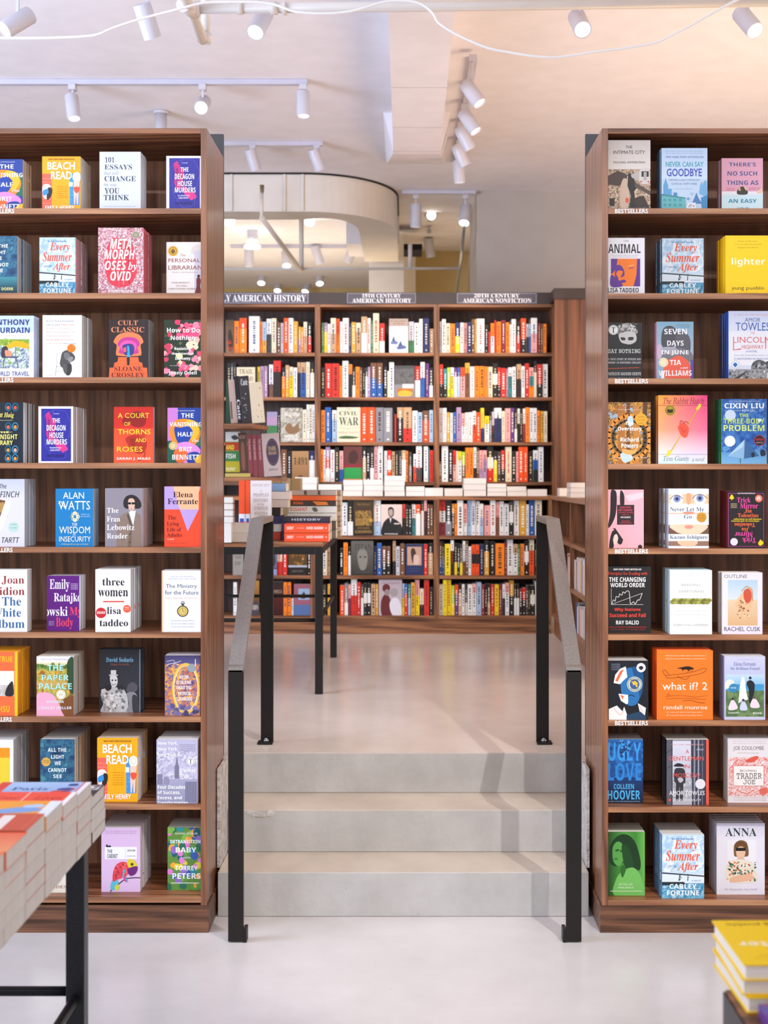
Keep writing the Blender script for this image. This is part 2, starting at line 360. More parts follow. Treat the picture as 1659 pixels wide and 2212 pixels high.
def art(mb, W, H, src, ox=0.0, oz=0.0, y=0.0, mi=0):
    """draws cover art: x runs 0..100 across and y 0..100 down the cover; every item lies a hair in front of the last"""
    lay = [y]
    def P(x, yy): return (ox + (x / 100 - 0.5) * W, lay[0], oz + (1 - yy / 100) * H)
    def clampx(v): return max(0, min(100, v))
    def poly(pts, col):
        pts = [(clampx(a), clampx(c)) for a, c in pts]
        ar = sum(pts[i][0] * pts[(i + 1) % len(pts)][1] - pts[(i + 1) % len(pts)][0] * pts[i][1] for i in range(len(pts)))
        if ar > 0: pts = pts[::-1]
        mb.face([P(*q) for q in pts], col, mi)
    def stroke(pts, w_, col):
        wx = w_ / 2; k = W / H
        for (a, c), (d, e) in zip(pts[:-1], pts[1:]):
            dx, dy = d - a, (e - c) / k; L = math.hypot(dx, dy) or 1
            nx, ny = -dy / L * wx, dx / L * wx * k; ex, ey = dx / L * wx * .4, dy / L * wx * .4 * k
            poly([(a + nx - ex, c + ny - ey), (d + nx + ex, e + ny + ey), (d - nx + ex, e - ny + ey), (a - nx - ex, c - ny - ey)], col)
    for ln in src.strip().split(';'):
        ln = ln.strip()
        if not ln: continue
        lay[0] -= 0.00005
        t = None
        if '|' in ln: ln, t = ln.split('|')
        q = ln.split(); op = q[0]
        if op == 'T':
            x0, x1, y0, y1 = map(float, q[2:6]); col = lin(q[6]); rot = q[7] if len(q) > 7 else ''
            v, f = glyphs(q[1], t)
            pts = []
            for a, c in v:
                if rot == 'u': a, c = 1 - a, 1 - c
                if rot == 'v': a, c = c, 1 - a
                pts.append(P(x0 + a * (x1 - x0), y1 - c * (y1 - y0)))
            if x0 < 0 or x1 > 100:
                pts = [(max(ox - W / 2, min(ox + W / 2, p[0])), p[1], p[2]) for p in pts]
            bs = len(mb.v); mb.v.extend(pts)
            for ff in f: mb.f.append(tuple(bs + i for i in ff)); mb.c.append(col); mb.m.append(mi); mb.smooth.append(False)
        elif op == 'R':
            x0, y0, x1, y1 = map(float, q[1:5]); poly([(x0, y0), (x1, y0), (x1, y1), (x0, y1)], lin(q[5]))
        elif op == 'F':                       # outlined box
            x0, y0, x1, y1, w_ = map(float, q[1:6]); c = lin(q[6])
            stroke([(x0, y0), (x1, y0)], w_, c); stroke([(x1, y0), (x1, y1)], w_, c); stroke([(x1, y1), (x0, y1)], w_, c); stroke([(x0, y1), (x0, y0)], w_, c)
        elif op in 'VH':                      # printed gradient, down or across
            x0, y0, x1, y1 = map(float, q[1:5]); cs = [lin(c) for c in q[5:]]
            for i in range(len(cs) - 1):
                a, c = i / (len(cs) - 1), (i + 1) / (len(cs) - 1)
                if op == 'V':
                    ya, yb = y0 + (y1 - y0) * a, y0 + (y1 - y0) * c
                    mb.face([P(x0, yb), P(x1, yb), P(x1, ya), P(x0, ya)], None, mi, cols=[cs[i + 1], cs[i + 1], cs[i], cs[i]])
                else:
                    xa, xb = x0 + (x1 - x0) * a, x0 + (x1 - x0) * c
                    mb.face([P(xa, y1), P(xb, y1), P(xb, y0), P(xa, y0)], None, mi, cols=[cs[i], cs[i + 1], cs[i + 1], cs[i]])
        elif op == 'E':
            cx, cy, rx, ry = map(float, q[1:5]); ry = ry or rx * W / H
            poly([(cx + rx * math.cos(a * math.pi / 12), cy + ry * math.sin(a * math.pi / 12)) for a in range(24)], lin(q[5]))
        elif op == 'O':                       # ring
            cx, cy, rx, ry, w_ = map(float, q[1:6]); ry = ry or rx * W / H
            pts = [(cx + rx * math.cos(a * math.pi / 12), cy + ry * math.sin(a * math.pi / 12)) for a in range(25)]
            stroke(pts, w_, lin(q[6]))
        elif op in 'PB':
            n_ = list(map(float, q[2:])); pts = list(zip(n_[0::2], n_[1::2])); poly(smooth_loop(pts) if op == 'B' else pts, lin(q[1]))
        elif op in 'LK':
            n_ = list(map(float, q[3:])); pts = list(zip(n_[0::2], n_[1::2])); stroke(smooth_loop(pts, 4, False) if op == 'K' else pts, float(q[1]), lin(q[2]))
        elif op == 'Q':                       # four-cornered printed gradient
            x0, y0, x1, y1 = map(float, q[1:5]); a, c, d, e = [lin(k) for k in q[5:9]]
            mb.face([P(x0, y1), P(x1, y1), P(x1, y0), P(x0, y0)], None, mi, cols=[e, d, c, a])
        elif op == 'N':                       # mottled print: N x0 y0 x1 y1 cells scale seed colours
            x0, y0, x1, y1 = map(float, q[1:5]); nx = int(q[5]); sc = float(q[6]); sd = float(q[7]); cs = [lin(c) for c in q[8:]]
            ny = max(2, int(nx * (y1 - y0) * H / ((x1 - x0) * W)))
            nx = int(nx * 1.3); ny = int(ny * 1.3)
            def tint(i, j):
                v = (noise.fractal(Vector((i / nx * sc + sd, j / nx * sc, sd)), 0.6, 2.0, 4) * 0.55 + 0.5) * len(cs) - 0.5
                v = max(0, min(len(cs) - 1.001, v)); k = int(v); t_ = min(1, max(0, (v - k - 0.25) * 2))
                return tuple(cs[k][m] * (1 - t_) + cs[min(k + 1, len(cs) - 1)][m] * t_ for m in range(4))
            tg = [[tint(i, j) for j in range(ny + 1)] for i in range(nx + 1)]
            for i in range(nx):
                for j in range(ny):
                    xa, xb = x0 + (x1 - x0) * i / nx, x0 + (x1 - x0) * (i + 1) / nx; ya, yb = y0 + (y1 - y0) * j / ny, y0 + (y1 - y0) * (j + 1) / ny
                    mb.face([P(xa, yb), P(xb, yb), P(xb, ya), P(xa, ya)], None, mi, cols=[tg[i][j + 1], tg[i + 1][j + 1], tg[i + 1][j], tg[i][j]])
        elif op == 'X':                       # scattered blots: X x0 y0 x1 y1 n size seed colours
            x0, y0, x1, y1 = map(float, q[1:5]); r = random.Random(int(q[7])); cs = q[8:]; sz = float(q[6])
            for i in range(int(q[5])):
                cx, cy = r.uniform(x0, x1), r.uniform(y0, y1); rr = sz * r.uniform(0.6, 1.25)
                lay[0] -= 0.000004
                poly([(cx + rr * r.uniform(.75, 1.1) * math.cos(a * math.pi / 4), cy + rr * W / H * r.uniform(.75, 1.1) * math.sin(a * math.pi / 4)) for a in range(8)], lin(r.choice(cs)))

# ------------------------------------------------------------------ books
def book_shape(key, W, H, T, base, spine, src, hard=False):
    """cover (front, spine, back) and page block of one book standing on its tail, spine at the left, front cover at y = 0"""
    c = MB(); t = 0.0022 if hard else 0.0007; o = 0.0035 if hard else 0.0004
    b, s = lin(base), lin(spine)
    c.box(-W / 2, W / 2, 0, t, 0, H, b); c.box(-W / 2, W / 2, T - t, T, 0, H, s)
    c.box(-W / 2, -W / 2 + t, t, T - t, 0, H, s)
    art(c, W, H, src)
    p = MB().box(-W / 2 + t, W / 2 - o * 1.2, t, T - t, o, H - o)
    return c.mesh('cover', MPRINT), p.mesh('page_block', MPAPER)
def put_book(shape, name, loc, label, group=None, rot=(0, 0, 0), cat='book'):
    r = thing(name, label, cat, loc, group); r.rotation_euler = rot
    for part, me in zip(('cover', 'page_block'), shape):
        o = bpy.data.objects.new(part, me); COL.objects.link(o); o.parent = r
    return r

# ------------------------------------------------------------------ the two walnut bookcases
BY0, BY1 = 4.80, 5.235
ROWS_L = [450, 633, 815, 1000, 1182, 1366, 1548, 1737, 1938]
ROWS_R = [450, 633.5, 817.5, 1002, 1185, 1371, 1556, 1743, 1944]
def walnut_case(side, x0, x1, rows, label):
    bc = thing('bookcase', label, 'bookcase', group=None)
    pt = 0.0225
    zt = Z(277, BY0); zb = Z(1955, BY0)
    for k, xa in enumerate((x0, x1 - pt)):
        b = MB().box(xa, xa + pt, BY0, BY1, zb - 0.002, zt); b.build('side_panel', WZ, bc, 0.001)
    MB().box(x0 + pt, x1 - pt, BY0, BY1, zt - 0.0195, zt).build('top_panel', WX, bc, 0.001)
    MB().box(x0 + pt, x1 - pt, BY1 - 0.012, BY1 - 0.001, 0.02, zt - 0.0195).build('back_panel', WBACK, bc)
    for i, py in enumerate(rows):
        z = Z(py, BY0)
        s = MB().box(x0 + pt, x1 - pt, BY0 + 0.001, BY1 - 0.012, z - 0.0205, z).build('shelf', WX, bc)
        MB().box(x0 + pt, x1 - pt, BY0, BY0 + 0.0012, z - 0.0205, z).build('edge_band', WEDGE, s)
    pl = MB().box(x0 + (0.0 if side > 0 else 0.0), x1, BY0 + 0.0, BY1, 0, zb - 0.002)
    # plinth stands a little proud of the side towards the stairs
    MB().box(x0 - (0.006 if side > 0 else 0), x1 + (0.006 if side < 0 else 0), BY0 + 0.004, BY1, 0, zb - 0.002).build('plinth', WPL, bc, 0.001)
    MB().box(x0 if side > 0 else x0, x1, BY1 + 0.002, BY1 + 0.022, 0.56, 3.075).build('header_board', MDARK, bc)
    return bc
LX1, RX0 = -0.734, 0.7295
case_l = walnut_case(-1, -2.1, LX1, ROWS_L, 'tall walnut bookcase at the left of the stairs, beside the low book table')
case_r = walnut_case(1, RX0, 2.1, ROWS_R, 'tall walnut bookcase at the right of the stairs')
def lettering(case, row, rows, x0, x1):
    z = Z(rows[row], BY0); b = MB()
    v, f = glyphs('G', 'BESTSELLERS')
    for dy, col in ((0, WHITE),):
        lo = len(b.v)
        b.v.extend([(x0 + a * (x1 - x0), BY0 - 0.0006, z - 0.0185 + c * 0.0165) for a, c in v])
        for ff in f: b.f.append(tuple(lo + i for i in ff)); b.c.append(col); b.m.append(0); b.smooth.append(False)
    o = b.build('lettering', MLETTER, case); o['label'] = 'white bestseller lettering on the shelf edge'
for r in (0, 2, 4, 6):
    lettering(case_r, r, ROWS_R, X(1328.5, BY0), X(1400, BY0))
    lettering(case_l, r, ROWS_L, X(-40, BY0), X(31 - r * 0.9, BY0))

# ------------------------------------------------------------------ handrails
def handrail(cx, sx, label):
    h = thing('handrail', label, 'handrail', group=None)
    w2, t = 0.0275, 0.024
    x0, x1 = cx - w2, cx + w2
    yn, yb, yf = 4.70, 5.37, 5.79; zn, zf = 1.002, 1.517
    MB().box(x0, x1, yn, yn + t, 0.004, zn - 0.012).build('post', MSTEEL, h, 0.002)
    MB().box(x0, x1, yf - t, yf, PLAT + 0.004, zf - 0.012).build('post', MSTEEL, h, 0.002)
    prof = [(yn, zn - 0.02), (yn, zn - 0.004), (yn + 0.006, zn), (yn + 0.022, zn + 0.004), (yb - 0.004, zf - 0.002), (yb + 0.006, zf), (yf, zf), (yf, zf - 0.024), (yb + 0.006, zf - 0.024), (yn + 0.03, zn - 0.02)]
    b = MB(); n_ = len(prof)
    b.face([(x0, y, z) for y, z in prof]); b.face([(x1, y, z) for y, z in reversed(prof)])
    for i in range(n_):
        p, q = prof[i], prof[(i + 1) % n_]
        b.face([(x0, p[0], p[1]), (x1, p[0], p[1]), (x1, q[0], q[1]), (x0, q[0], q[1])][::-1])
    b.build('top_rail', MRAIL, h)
    # foot plates with bolts
    fp = MB().box(cx - 0.036 if sx < 0 else cx - 0.03, cx + 0.03 if sx < 0 else cx + 0.036, yf - 0.085, yf - t + 0.001, PLAT + 0.0015, PLAT + 0.009).build('foot_plate', MSTEEL, h)
    bl = MB().tube([(cx, yf - 0.055, PLAT + 0.009), (cx, yf - 0.055, PLAT + 0.018)], 0.012, 6); bl.tube([(cx, yf - 0.055, PLAT + 0.018), (cx, yf - 0.055, PLAT + 0.024)], [0.007, 0.006], 8)
    bl.build('bolt', MBOLT, fp)
    xa = x1 if sx < 0 else x0 - 0.012
    MB().box(xa, xa + 0.012, yn + 0.001, yn + 0.05, 0.001, 0.05).build('foot_plate', MSTEEL, h)
handrail(-0.6145, -1, 'black steel stair handrail beside the left bookcase')
handrail(0.6125, 1, 'black steel stair handrail beside the right bookcase')

# ------------------------------------------------------------------ cover designs (x across, y down, in hundredths of the cover)
SMALL = lambda x0, x1, ys, col, txt='the new york times bestseller a novel': ';'.join('T s %s %s %s %s %s |%s' % (x0, x1, yy, yy + 2.4, col, txt) for yy in ys)
ART = {}
ART['faces'] = ('1d3f94', '''R 0 0 30 60 c77bc4;R 0 60 26 100 1c5a48;R 78 30 100 70 1f6b58;B f08a24 6 38 20 24 50 20 82 26 96 46 82 66 58 72 30 70 12 60;B f2b62c 58 22 84 26 92 44 76 60 62 50 54 34;B 1d3f9c 20 36 40 36 58 32 74 44 60 62 42 70 26 58;
B d98ad0 24 68 60 62 96 76 80 96 50 100 30 90;B e8672f 20 78 50 74 60 90 40 100 24 96;B 1d3f94 58 84 86 80 100 92 90 100 60 100;B f0b92e 80 92 100 84 100 100 84 100;E 16 69 12 0 dcc48a;O 16 69 9 0 1.5 b89a5c;
T k 28 80 4 7 e8e4ee |the new york times bestseller;T b 40 76 10 18 f4f0f0 |THE;T b 6 100 26 34 f4f0f0 |VANISHING;T b 30 74 44 52 f4f0f0 |HALF;T J 72 92 57 62 f4f0f0 |a Novel;T b 34 72 71 79 f4f0f0 |BRIT;T b 14 92 85 94 f4f0f0 |BENNETT''')
ART['beach'] = ('f6ab16', '''R 0 31 25 96 ee6650;L 1 f5a089 0 40 25 40;L 1 f5a089 0 46 25 46;L 1 f5a089 0 76 25 76;L 1 f5a089 0 84 25 84;R 72 31 97 87 3f93d2;X 72 34 97 86 60 1.2 3 6bb2e2 2f7fc0;B f6e3d8 2 52 18 50 24 60 12 76 2 70;B 2b2428 16 56 26 58 24 70 14 78 12 70;B 3a8fd0 2 62 14 58 16 66 4 70;E 90 37 11 9 f4ead6;O 90 36 6 5 1 c9b48a;P f3c7b4 82 44 98 44 96 58 94 86 90 86 89 68 86 86 83 86 82 60;B e8543c 83 55 97 55 96 62 90 66 84 62;R 70 46 80 54 dbe8f2;
T i 16 84 4 6.4 7a4a14 |NEW YORK TIMES BESTSELLER;T G 14 86 10 24 fdfaf2 |BEACH;T G 23 78 27 41 fdfaf2 |READ;''' + ';'.join('T k 37 66 %d %d b97a10 |a novel writer and a' % (k, k + 2) for k in (53, 57, 61, 65, 69, 72)) + ''';T b 8 84 88 96 fdfaf2 |EMILY HENRY''')
ART['essays'] = ('d3d8e0', '''T S 13 36 9 18 3d4b5c |101;T S 12 79 21.5 30 3d4b5c |ESSAYS;T I 11 46 33 39 7c8794 |that will;T S 12 88 41 50 3d4b5c |CHANGE;T I 10 42 53 59.5 7c8794 |the way;T S 12 48 61 71 3d4b5c |YOU;T S 10 72 73 82 3d4b5c |THINK;R 12 92 88 92.5 9aa4b0;X 70 0 100 8 26 1.4 4 f6f8fb''')
ART['decagon'] = ('eeeaf0', '''R 8 4 94 97 2e2c92;P c42a78 20 14 30 9 36 16 42 26 48 22 50 34 42 60 30 62 22 50 24 30;P 8e2474 26 20 34 24 36 50 28 52;P dd3584 46 54 60 60 68 68 72 62 86 76 70 82 60 76 48 68;L .6 6a68c0 10 22 44 6 78 8 94 30;L .6 6a68c0 10 22 20 70 46 96;L .6 6a68c0 94 30 78 90 46 96;L .6 6a68c0 44 6 20 70;T s 44 60 12 14 d6d4f0 |PUSHKIN;
T b 40 62 21 29 f2eef6 |THE;T b 24 78 33 43 f2eef6 |DECAGON;T b 32 72 46 56 f2eef6 |HOUSE;T b 24 82 58 67.5 f2eef6 |MURDERS;T b 32 66 72 75 e6dff0 |THE JAPANESE CULT;T b 34 62 76 79 e6dff0 |CLASSIC MYSTERY;T k 24 74 85 91 17153e |YUKITO AYATSUJI''')
ART['light'] = ('1f3f5c', '''N 0 0 100 100 26 3 2 1b3a58 20466a 2b5878 3a7088 25506e 4a8a96;V 0 70 100 100 3f8790 2b5a66 16303e;X 0 92 100 100 40 1.2 5 122430 1a3440;P 122430 28 93 30 84 32 93;
T b 22 76 14 20 e6f0ee |ALL THE;T b 32 70 25 31 e6f0ee |LIGHT;T b 42 60 35 41 e6f0ee |WE;T b 23 77 46 52 e6f0ee |CANNOT;T b 38 63 56 62 e6f0ee |SEE;E 17 36 13 0 d9a64e;T s 8 26 33 35 7a5418 |WINNER;T s 8 26 36 38 7a5418 |PULITZER;T b 10 90 88 93 e8dc8a |ANTHONY DOERR''')
ART['summer'] = ('c6dcee', '''N 0 2 100 58 22 3 7 b7d3ea d9e8f2 a5c8e4 e9f1f6 c3dbec;R 0 62 100 76 dbe8f0;V 0 76 100 100 4a90bc 7db9d6 2f86ac;N 0 80 100 100 24 5 3 3f8fb8 7cbcd6 2d7fa8 b4d8e6;P 28303a 0 59 100 64 100 66 0 61;L 2 28303a 42 64 40 72;L 2 28303a 40 72 44 69;L 1.6 28303a 42 64 46 68;L 2 28303a 62 65 61 72;E 43 62.5 2 0 28303a;E 62 63 2 0 28303a;P 1f2c34 0 74 52 74 58 79 0 79;
T J 22 76 5 8 2f6ea8 |New York Times Bestseller;T J 29 84 9 26 ec5b3a |Every;T J 9 90 25 41 ec5b3a |Summer;T J 37 86 43 59 ec5b3a |After;T I 70 92 70 73 2f6ea8 |a novel;T I 14 34 46 51 2f6ea8 |a novel idea;T b 18 82 77 84.5 f6f8f8 |CARLEY;T b 12 88 87 95 f6f8f8 |FORTUNE''')
ART['meta'] = ('cdb3b6', '''N 0 0 100 100 44 22 9 e4d6d6 b04a58 d99aa2 8a4a58 e9dede c8808a d4c0c4;B d3384a 22 26 34 16 56 18 76 26 84 50 84 70 70 86 48 90 26 84 16 66 14 44;L 2 b09a80 34 18 36 80;L 2 b09a80 54 16 56 86;L 2.5 e0525c 44 20 46 88;L 2.5 a82c3c 66 24 68 84;T i 26 73 17 32 fbf6f4 |META;T i 14 81 33 48 fbf6f4 |MORPH;T i 15 62 50 64 fbf6f4 |OSES;T J 66 86 52 67 fbf6f4 |by;T i 27 72 66 80 fbf6f4 |OVID;T b 22 77 94 98 f4e6e6 |STEPHANIE MCCARTER;E 83 11 8 0 a39f86;O 83 11 5 0 1.2 6c6a55''')
ART['librarian'] = ('e5dcd6', '''B efe9e4 22 22 26 8 44 3 62 8 66 22;B d5cbc5 68 22 72 9 90 4 100 8 100 22;R 76 16 100 100 c4c0cb;E 18 17 14 0 dba73e;O 18 17 10 0 1.4 a97c22;B 6e5a20 12 18 18 13 24 18 18 22;T I 38 52 22 27 a35a52 |The;T s 5 92 31 38 8e3d38 |PERSONAL;T s 5 98 44 52 8e3d38 |LIBRARIAN;T s 14 86 56 58 b49a94 |THE NEW YORK TIMES BESTSELLER;T s 14 64 75 78 8a6f68 |MARIE BENEDICT;T s 26 56 81 84 8a6f68 |VICTORIA;T s 4 84 86.5 89.5 8a6f68 |CHRISTOPHER MURRAY;B 6e1f24 82 70 88 66 94 72 92 84 96 99 78 99 82 84;E 88 64 4 0 3a2620''')
ART['travel'] = ('e6e4e8', '''R 0 0 100 26 bccbe2;N 8 38 90 85 24 5 4 e9ecee 6f9a44 d7dde2 5d6f84 c2c8ce 8fae50;R 8 38 90 48 7f9e3a;X 8 38 90 48 30 2.4 8 93b23c 5f8a2f d9c22c;P f0a81c 36 50 60 40 86 44 90 54 62 50 40 54;R 60 50 61.5 78 7a6a52;B 3c3238 32 52 42 50 44 60 38 68 30 66;B d98a6a 38 56 50 58 52 66 40 66;R 34 66 66 68 36466a;L 1.4 36466a 36 68 34 84;L 1.4 36466a 62 68 66 84;X 10 58 30 76 14 3 3 e2592c 4b6e9c f0efe9;
T b 8 91 6 15 1f3a78 |ANTHONY;T b 4 91 19 28 1f3a78 |BOURDAIN;T s 20 78 31 33 d3a3b8 |AND LAURIE WOOLEVER;T s 8 90 90 97 27427f |WORLD TRAVEL''')
ART['ball'] = ('edebea', '''T S 9 79 8 10.5 4a5866 |How to Watch Basketball;T S 9 45 14 16.5 4a5866 |Like a Genius;T S 47 81 14 16.5 cf6a5a |What Game;T S 9 72 20 22.5 e08c7c |Designers, Economists,;T S 9 82 26 28.5 d98a84 |Ballet Choreographers, and;T S 9 76 32 34.5 d98a84 |Theoretical Astrophysicists;T S 9 78 38 40.5 d98a84 |Reveal About the Greatest;T S 9 50 44 46.5 e8a88c |Game on Earth;T S 52 86 44 46.5 7c8a98 |Nick Greene;
L 1 a9a7a6 36 62 36 84;L 1 a9a7a6 36 62 48 60;L 1 a9a7a6 34 82 58 82;L 1.2 a9a7a6 35 82 32 97;L 1.2 a9a7a6 56 82 60 97;L .8 a9a7a6 33 90 58 90;
B 4c4a4a 46 70 50 60 62 56 74 60 82 66 80 72 70 76 72 82 64 84 50 84 44 78;B 6e6c6c 54 62 64 60 70 66 60 72;B 3a3838 60 80 72 78 74 88 68 96 60 95 62 88;B 565454 50 80 62 80 62 92 56 93;B 8a8886 64 70 74 66 78 70 70 76;E 73 53 10.5 0 ee7a1f;L .8 b4540e 63 52 83 54;K .8 b4540e 70 46 75 53 72 60;T s 8 26 88 89.5 b8b4b0 |a surprising;T s 8 26 95 96.5 e0947c |foreword''')
ART['cult'] = ('2f2427', '''T S 23 73 2 10 ef8a5c |CULT;T S 6 89 13 22 ef8a5c |CLASSIC;B ee8050 12 38 24 26 50 22 76 26 87 38 80 44 82 58 74 62 26 62 18 58 20 44;B c0398c 22 42 32 33 50 30 70 33 78 42 72 48 72 58 28 58 28 48;B e35aa6 28 44 38 37 50 36 62 38 70 44 64 54 36 54;B 3d3a7a 34 46 44 42 58 42 64 48 60 60 40 60;B e8606a 36 50 42 47 44 54 38 56;B 2aa8d8 46 46 51 46 52 56 54 66 45 66 47 56;
P ee6a3c 24 64 74 64 76 72 84 74 86 82 96 82 98 100 0 100 2 82 12 82 14 74 22 72;P 2f2427 45 64 53 64 52 78 46 78;T S 14 84 80 88 6d2b2a |SLOANE;T S 7 90 90.5 98.5 6d2b2a |CROSLEY''')
ART['floral'] = ('243122', '''X 2 2 98 98 50 4 2 3d4f30 1d2a1c 536a3e;X 30 2 98 30 26 9 6 e2507a f08aa0 d8385e;X 0 18 26 70 10 8 3 e2507a f0a0a8 c93a58;X 62 44 98 86 12 8 8 e8486c f3c8b0 f08aa0;X 36 74 62 98 9 8 2 f08aa0 e2507a;X 0 84 24 98 8 7 4 d8385e f08aa0;X 62 32 90 50 7 8 9 f2d6b4 f3b8a4;X 28 56 44 76 4 7 2 efd9a0;T b 8 94 14 22 fbf6f2 |How to Do;T b 18 82 27 37 fbf6f2 |Nothing;T b 28 70 47 53.5 fbf6f2 |Resisting;T b 20 78 56 60 fbf6f2 |the Attention;T b 30 70 64 70.5 fbf6f2 |Economy;T s 16 84 78 80 f6eee8 |the new york times bestseller;T b 12 86 88 96 fbf6f2 |Jenny Odell''')
_win = ''.join('O %d %d 7 6 2.2 2f8ab0;E %d %d 4 3 %s;' % (x, y, x, y + 1.5, c) for y, cs in ((8, ('d8503a', 'd8503a', 'e8604a', 'd8503a')), (40, ('e07a34', 'c94a3a', 'e8604a', 'f08a3c')), (78, ('e07a34', 'f0923c', 'f0923c', 'f0a088')), (92, ('d8503a', 'e07a34', 'f08a3c', 'f0923c'))) for x, c in zip((10, 26, 62, 80), cs))
ART['windows'] = ('17222e', _win + '''T J 24 77 17 27 efdc72 |Matt Haig;T k 20 74 29 31 d8d2a8 |new york times bestseller;T s 24 72 48 50 d8d2a8 |The Sensation;T b 14 86 53 61 f0e27a |MIDNIGHT;T b 22 74 63 70.5 f0e27a |LIBRARY;T b 34 64 48 51 f0e27a |THE''')
ART['thorns'] = ('d7341f', '''V 0 0 100 38 c0241a d22c1e;V 0 38 100 100 ea4a2a ef5a34;B 8e1a18 40 14 56 8 70 10 82 22 76 34 54 36 40 28;B 8e1a18 22 22 34 18 40 28 26 34;B b02c1c 30 56 48 50 74 52 84 64 78 80 62 84 44 76 34 66;B 9a2418 40 58 52 56 56 66 46 70;B c23a20 60 40 74 42 80 52 66 54;K 2 9a2418 80 80 74 92 62 96;T s 10 90 11 20 ecd23a |A COURT;T s 26 42 27 34 ecd23a |OF;T s 10 93 40 49 f2e02c |THORNS;T s 55 82 56 63 f2e02c |AND;T s 8 73 71 80 f2e02c |ROSES;T b 7 93 90 95.5 fbeee6 |SARAH J. MAAS''')
ART['finch'] = ('d3cfd8', '''V 0 0 100 30 b9bfd2 d3cfd8;P 6b4a30 18 60 40 30 56 32 50 56 30 78 14 84;P b08848 36 36 52 34 54 44 40 52;P f4f1ee 56 32 70 34 52 70 20 96 14 88 38 66;P e2dfe0 60 32 69 35 50 68 24 92 40 66;E 74 71 12 0 b4d0c4;T s 66 82 66 68 6d8a7e |WINNER;T s 66 82 71 73 6d8a7e |PULITZER;T k 42 58 7 14 2c2a2c |The;T k 2 88 18 27 2c2a2c |GOLDFINCH;T k 10 40 86 93 2c2a2c |DONNA;T k 47 88 86 94 2c2a2c |TARTT''')
ART['watts'] = ('1679b4', '''T s 20 76 6 17 f6f1e4 |ALAN;T s 8 92 21 36 f6f1e4 |WATTS;K 1.6 f6f1e4 8 26 14 22 20 28 26 34;F 44 42 60 54 2 f0e4b0;P f0e4b0 52 38 60 48 52 58 44 48;P 1679b4 52 42 56.5 48 52 54 47.5 48;O 44 48 4 0 1.6 f0e4b0;O 60 48 4 0 1.6 f0e4b0;O 52 42 4 0 1.6 f0e4b0;O 52 54 4 0 1.6 f0e4b0;T s 68 90 43 45 cfe4ee |With an;T s 68 92 46.5 48.5 cfe4ee |introduction;T s 44 58 59 64 f6f1e4 |THE;T s 10 92 65 77 f6f1e4 |WISDOM;T s 46 54 78 81 f6f1e4 |OF;T s 10 94 82 91 f6f1e4 |INSECURITY;T I 14 88 94 97 f0e4b0 |A Message for an Age of Anxiety''')
ART['coat'] = ('8d868e', '''B 2a2426 50 31 49 22 56 14 70 11 84 14 95 23 96 32 86 35 72 33 58 35;B d8b29c 62 20 70 17 78 20 79 31 74 39 67 39 62 31;R 61 24 69.5 27.5 1c181a;R 71 24 79.5 27.5 1c181a;B c07a6c 67 35 73 35 70 36.5;P 8a7568 30 100 32 52 48 44 62 40 68 52 74 64 80 40 94 46 98 100;P 75614f 68 56 72 66 70 100 60 100;P dce6f2 63 40 82 38 80 46 75 64 68 50;P 5b4a40 62 42 72 64 70 70 58 46;E 66 78 2 0 3c302a;E 66 92 2 0 3c302a;L 1.2 5b4a40 44 88 54 86;T S 5 36 33.5 42 f4f0f0 |The;T S 5 40 48 57 f4f0f0 |Fran;T S 5 78 62 71.5 f4f0f0 |Lebowitz;T S 5 60 77 86 f4f0f0 |Reader''')
ART['vee'] = ('e6492b', '''R 0 0 100 38 b79ad6;P f2b58a 24 0 96 0 94 38 42 38;P b79ad6 42 38 94 38 64 74;P e6492b 94 10 100 0 100 38 94 38;T S 24 78 9 18 2a2230 |Elena;T S 9 92 20 29.5 2a2230 |Ferrante;T S 9 32 48 55 7a1c18 |The;T S 7 40 58 66.5 7a1c18 |Lying;T S 7 46 68 74.5 7a1c18 |Life of;T S 7 48 77 83.5 7a1c18 |Adults;T S 8 26 86 88 f6e8e0 |A novel;T s 8 60 93 94.6 a83422 |translated by ann goldstein''')
ART['album'] = ('efedea', 'T S 34 92 10 24 8f2a24 |Joan;T S 6 93 28 41 8f2a24 |Didion;T S 35 84 44 58 2f5f94 |The;T S 8 84 62 76 2f5f94 |White;T S 4 93 80 94 2f5f94 |Album')
ART['violet'] = ('5f1a78', 'T S 9 70 6 29 f2eaf4 |Emily;T S 22 106 31 51 f2eaf4 |Ratajko;T S -6 64 56 73 f2eaf4 |owski;T S 71 108 57 76 e8455e |My;T S 28 82 76 97 e8455e |Body;' + SMALL(74, 96, (14, 17, 20, 23), 'd8c4e2', 'essays') + ';' + SMALL(6, 22, (82, 85, 88), 'd8c4e2', 'signed'))
ART['three'] = ('f0edee', 'T S 20 83 14 26 1d1b1c |three;T S 8 93 33 43.5 1d1b1c |women;R 22 50.5 82 52.5 d8402c;T S 33 73 60 71.5 1d1b1c |lisa;T S 12 93 80 91 1d1b1c |taddeo;E 16 69.5 15 0 c5262c;T i 4 28 67 71 f6e8e4 |SIGNED;E 90 63 11 0 ec5a30;T s 84 96 60 62 f8e0d4 |new;T s 83 97 63 65 f8e0d4 |york;' + SMALL(10, 90, (5,), 'e6b8b0', 'a book of the year   entertainment   national'))
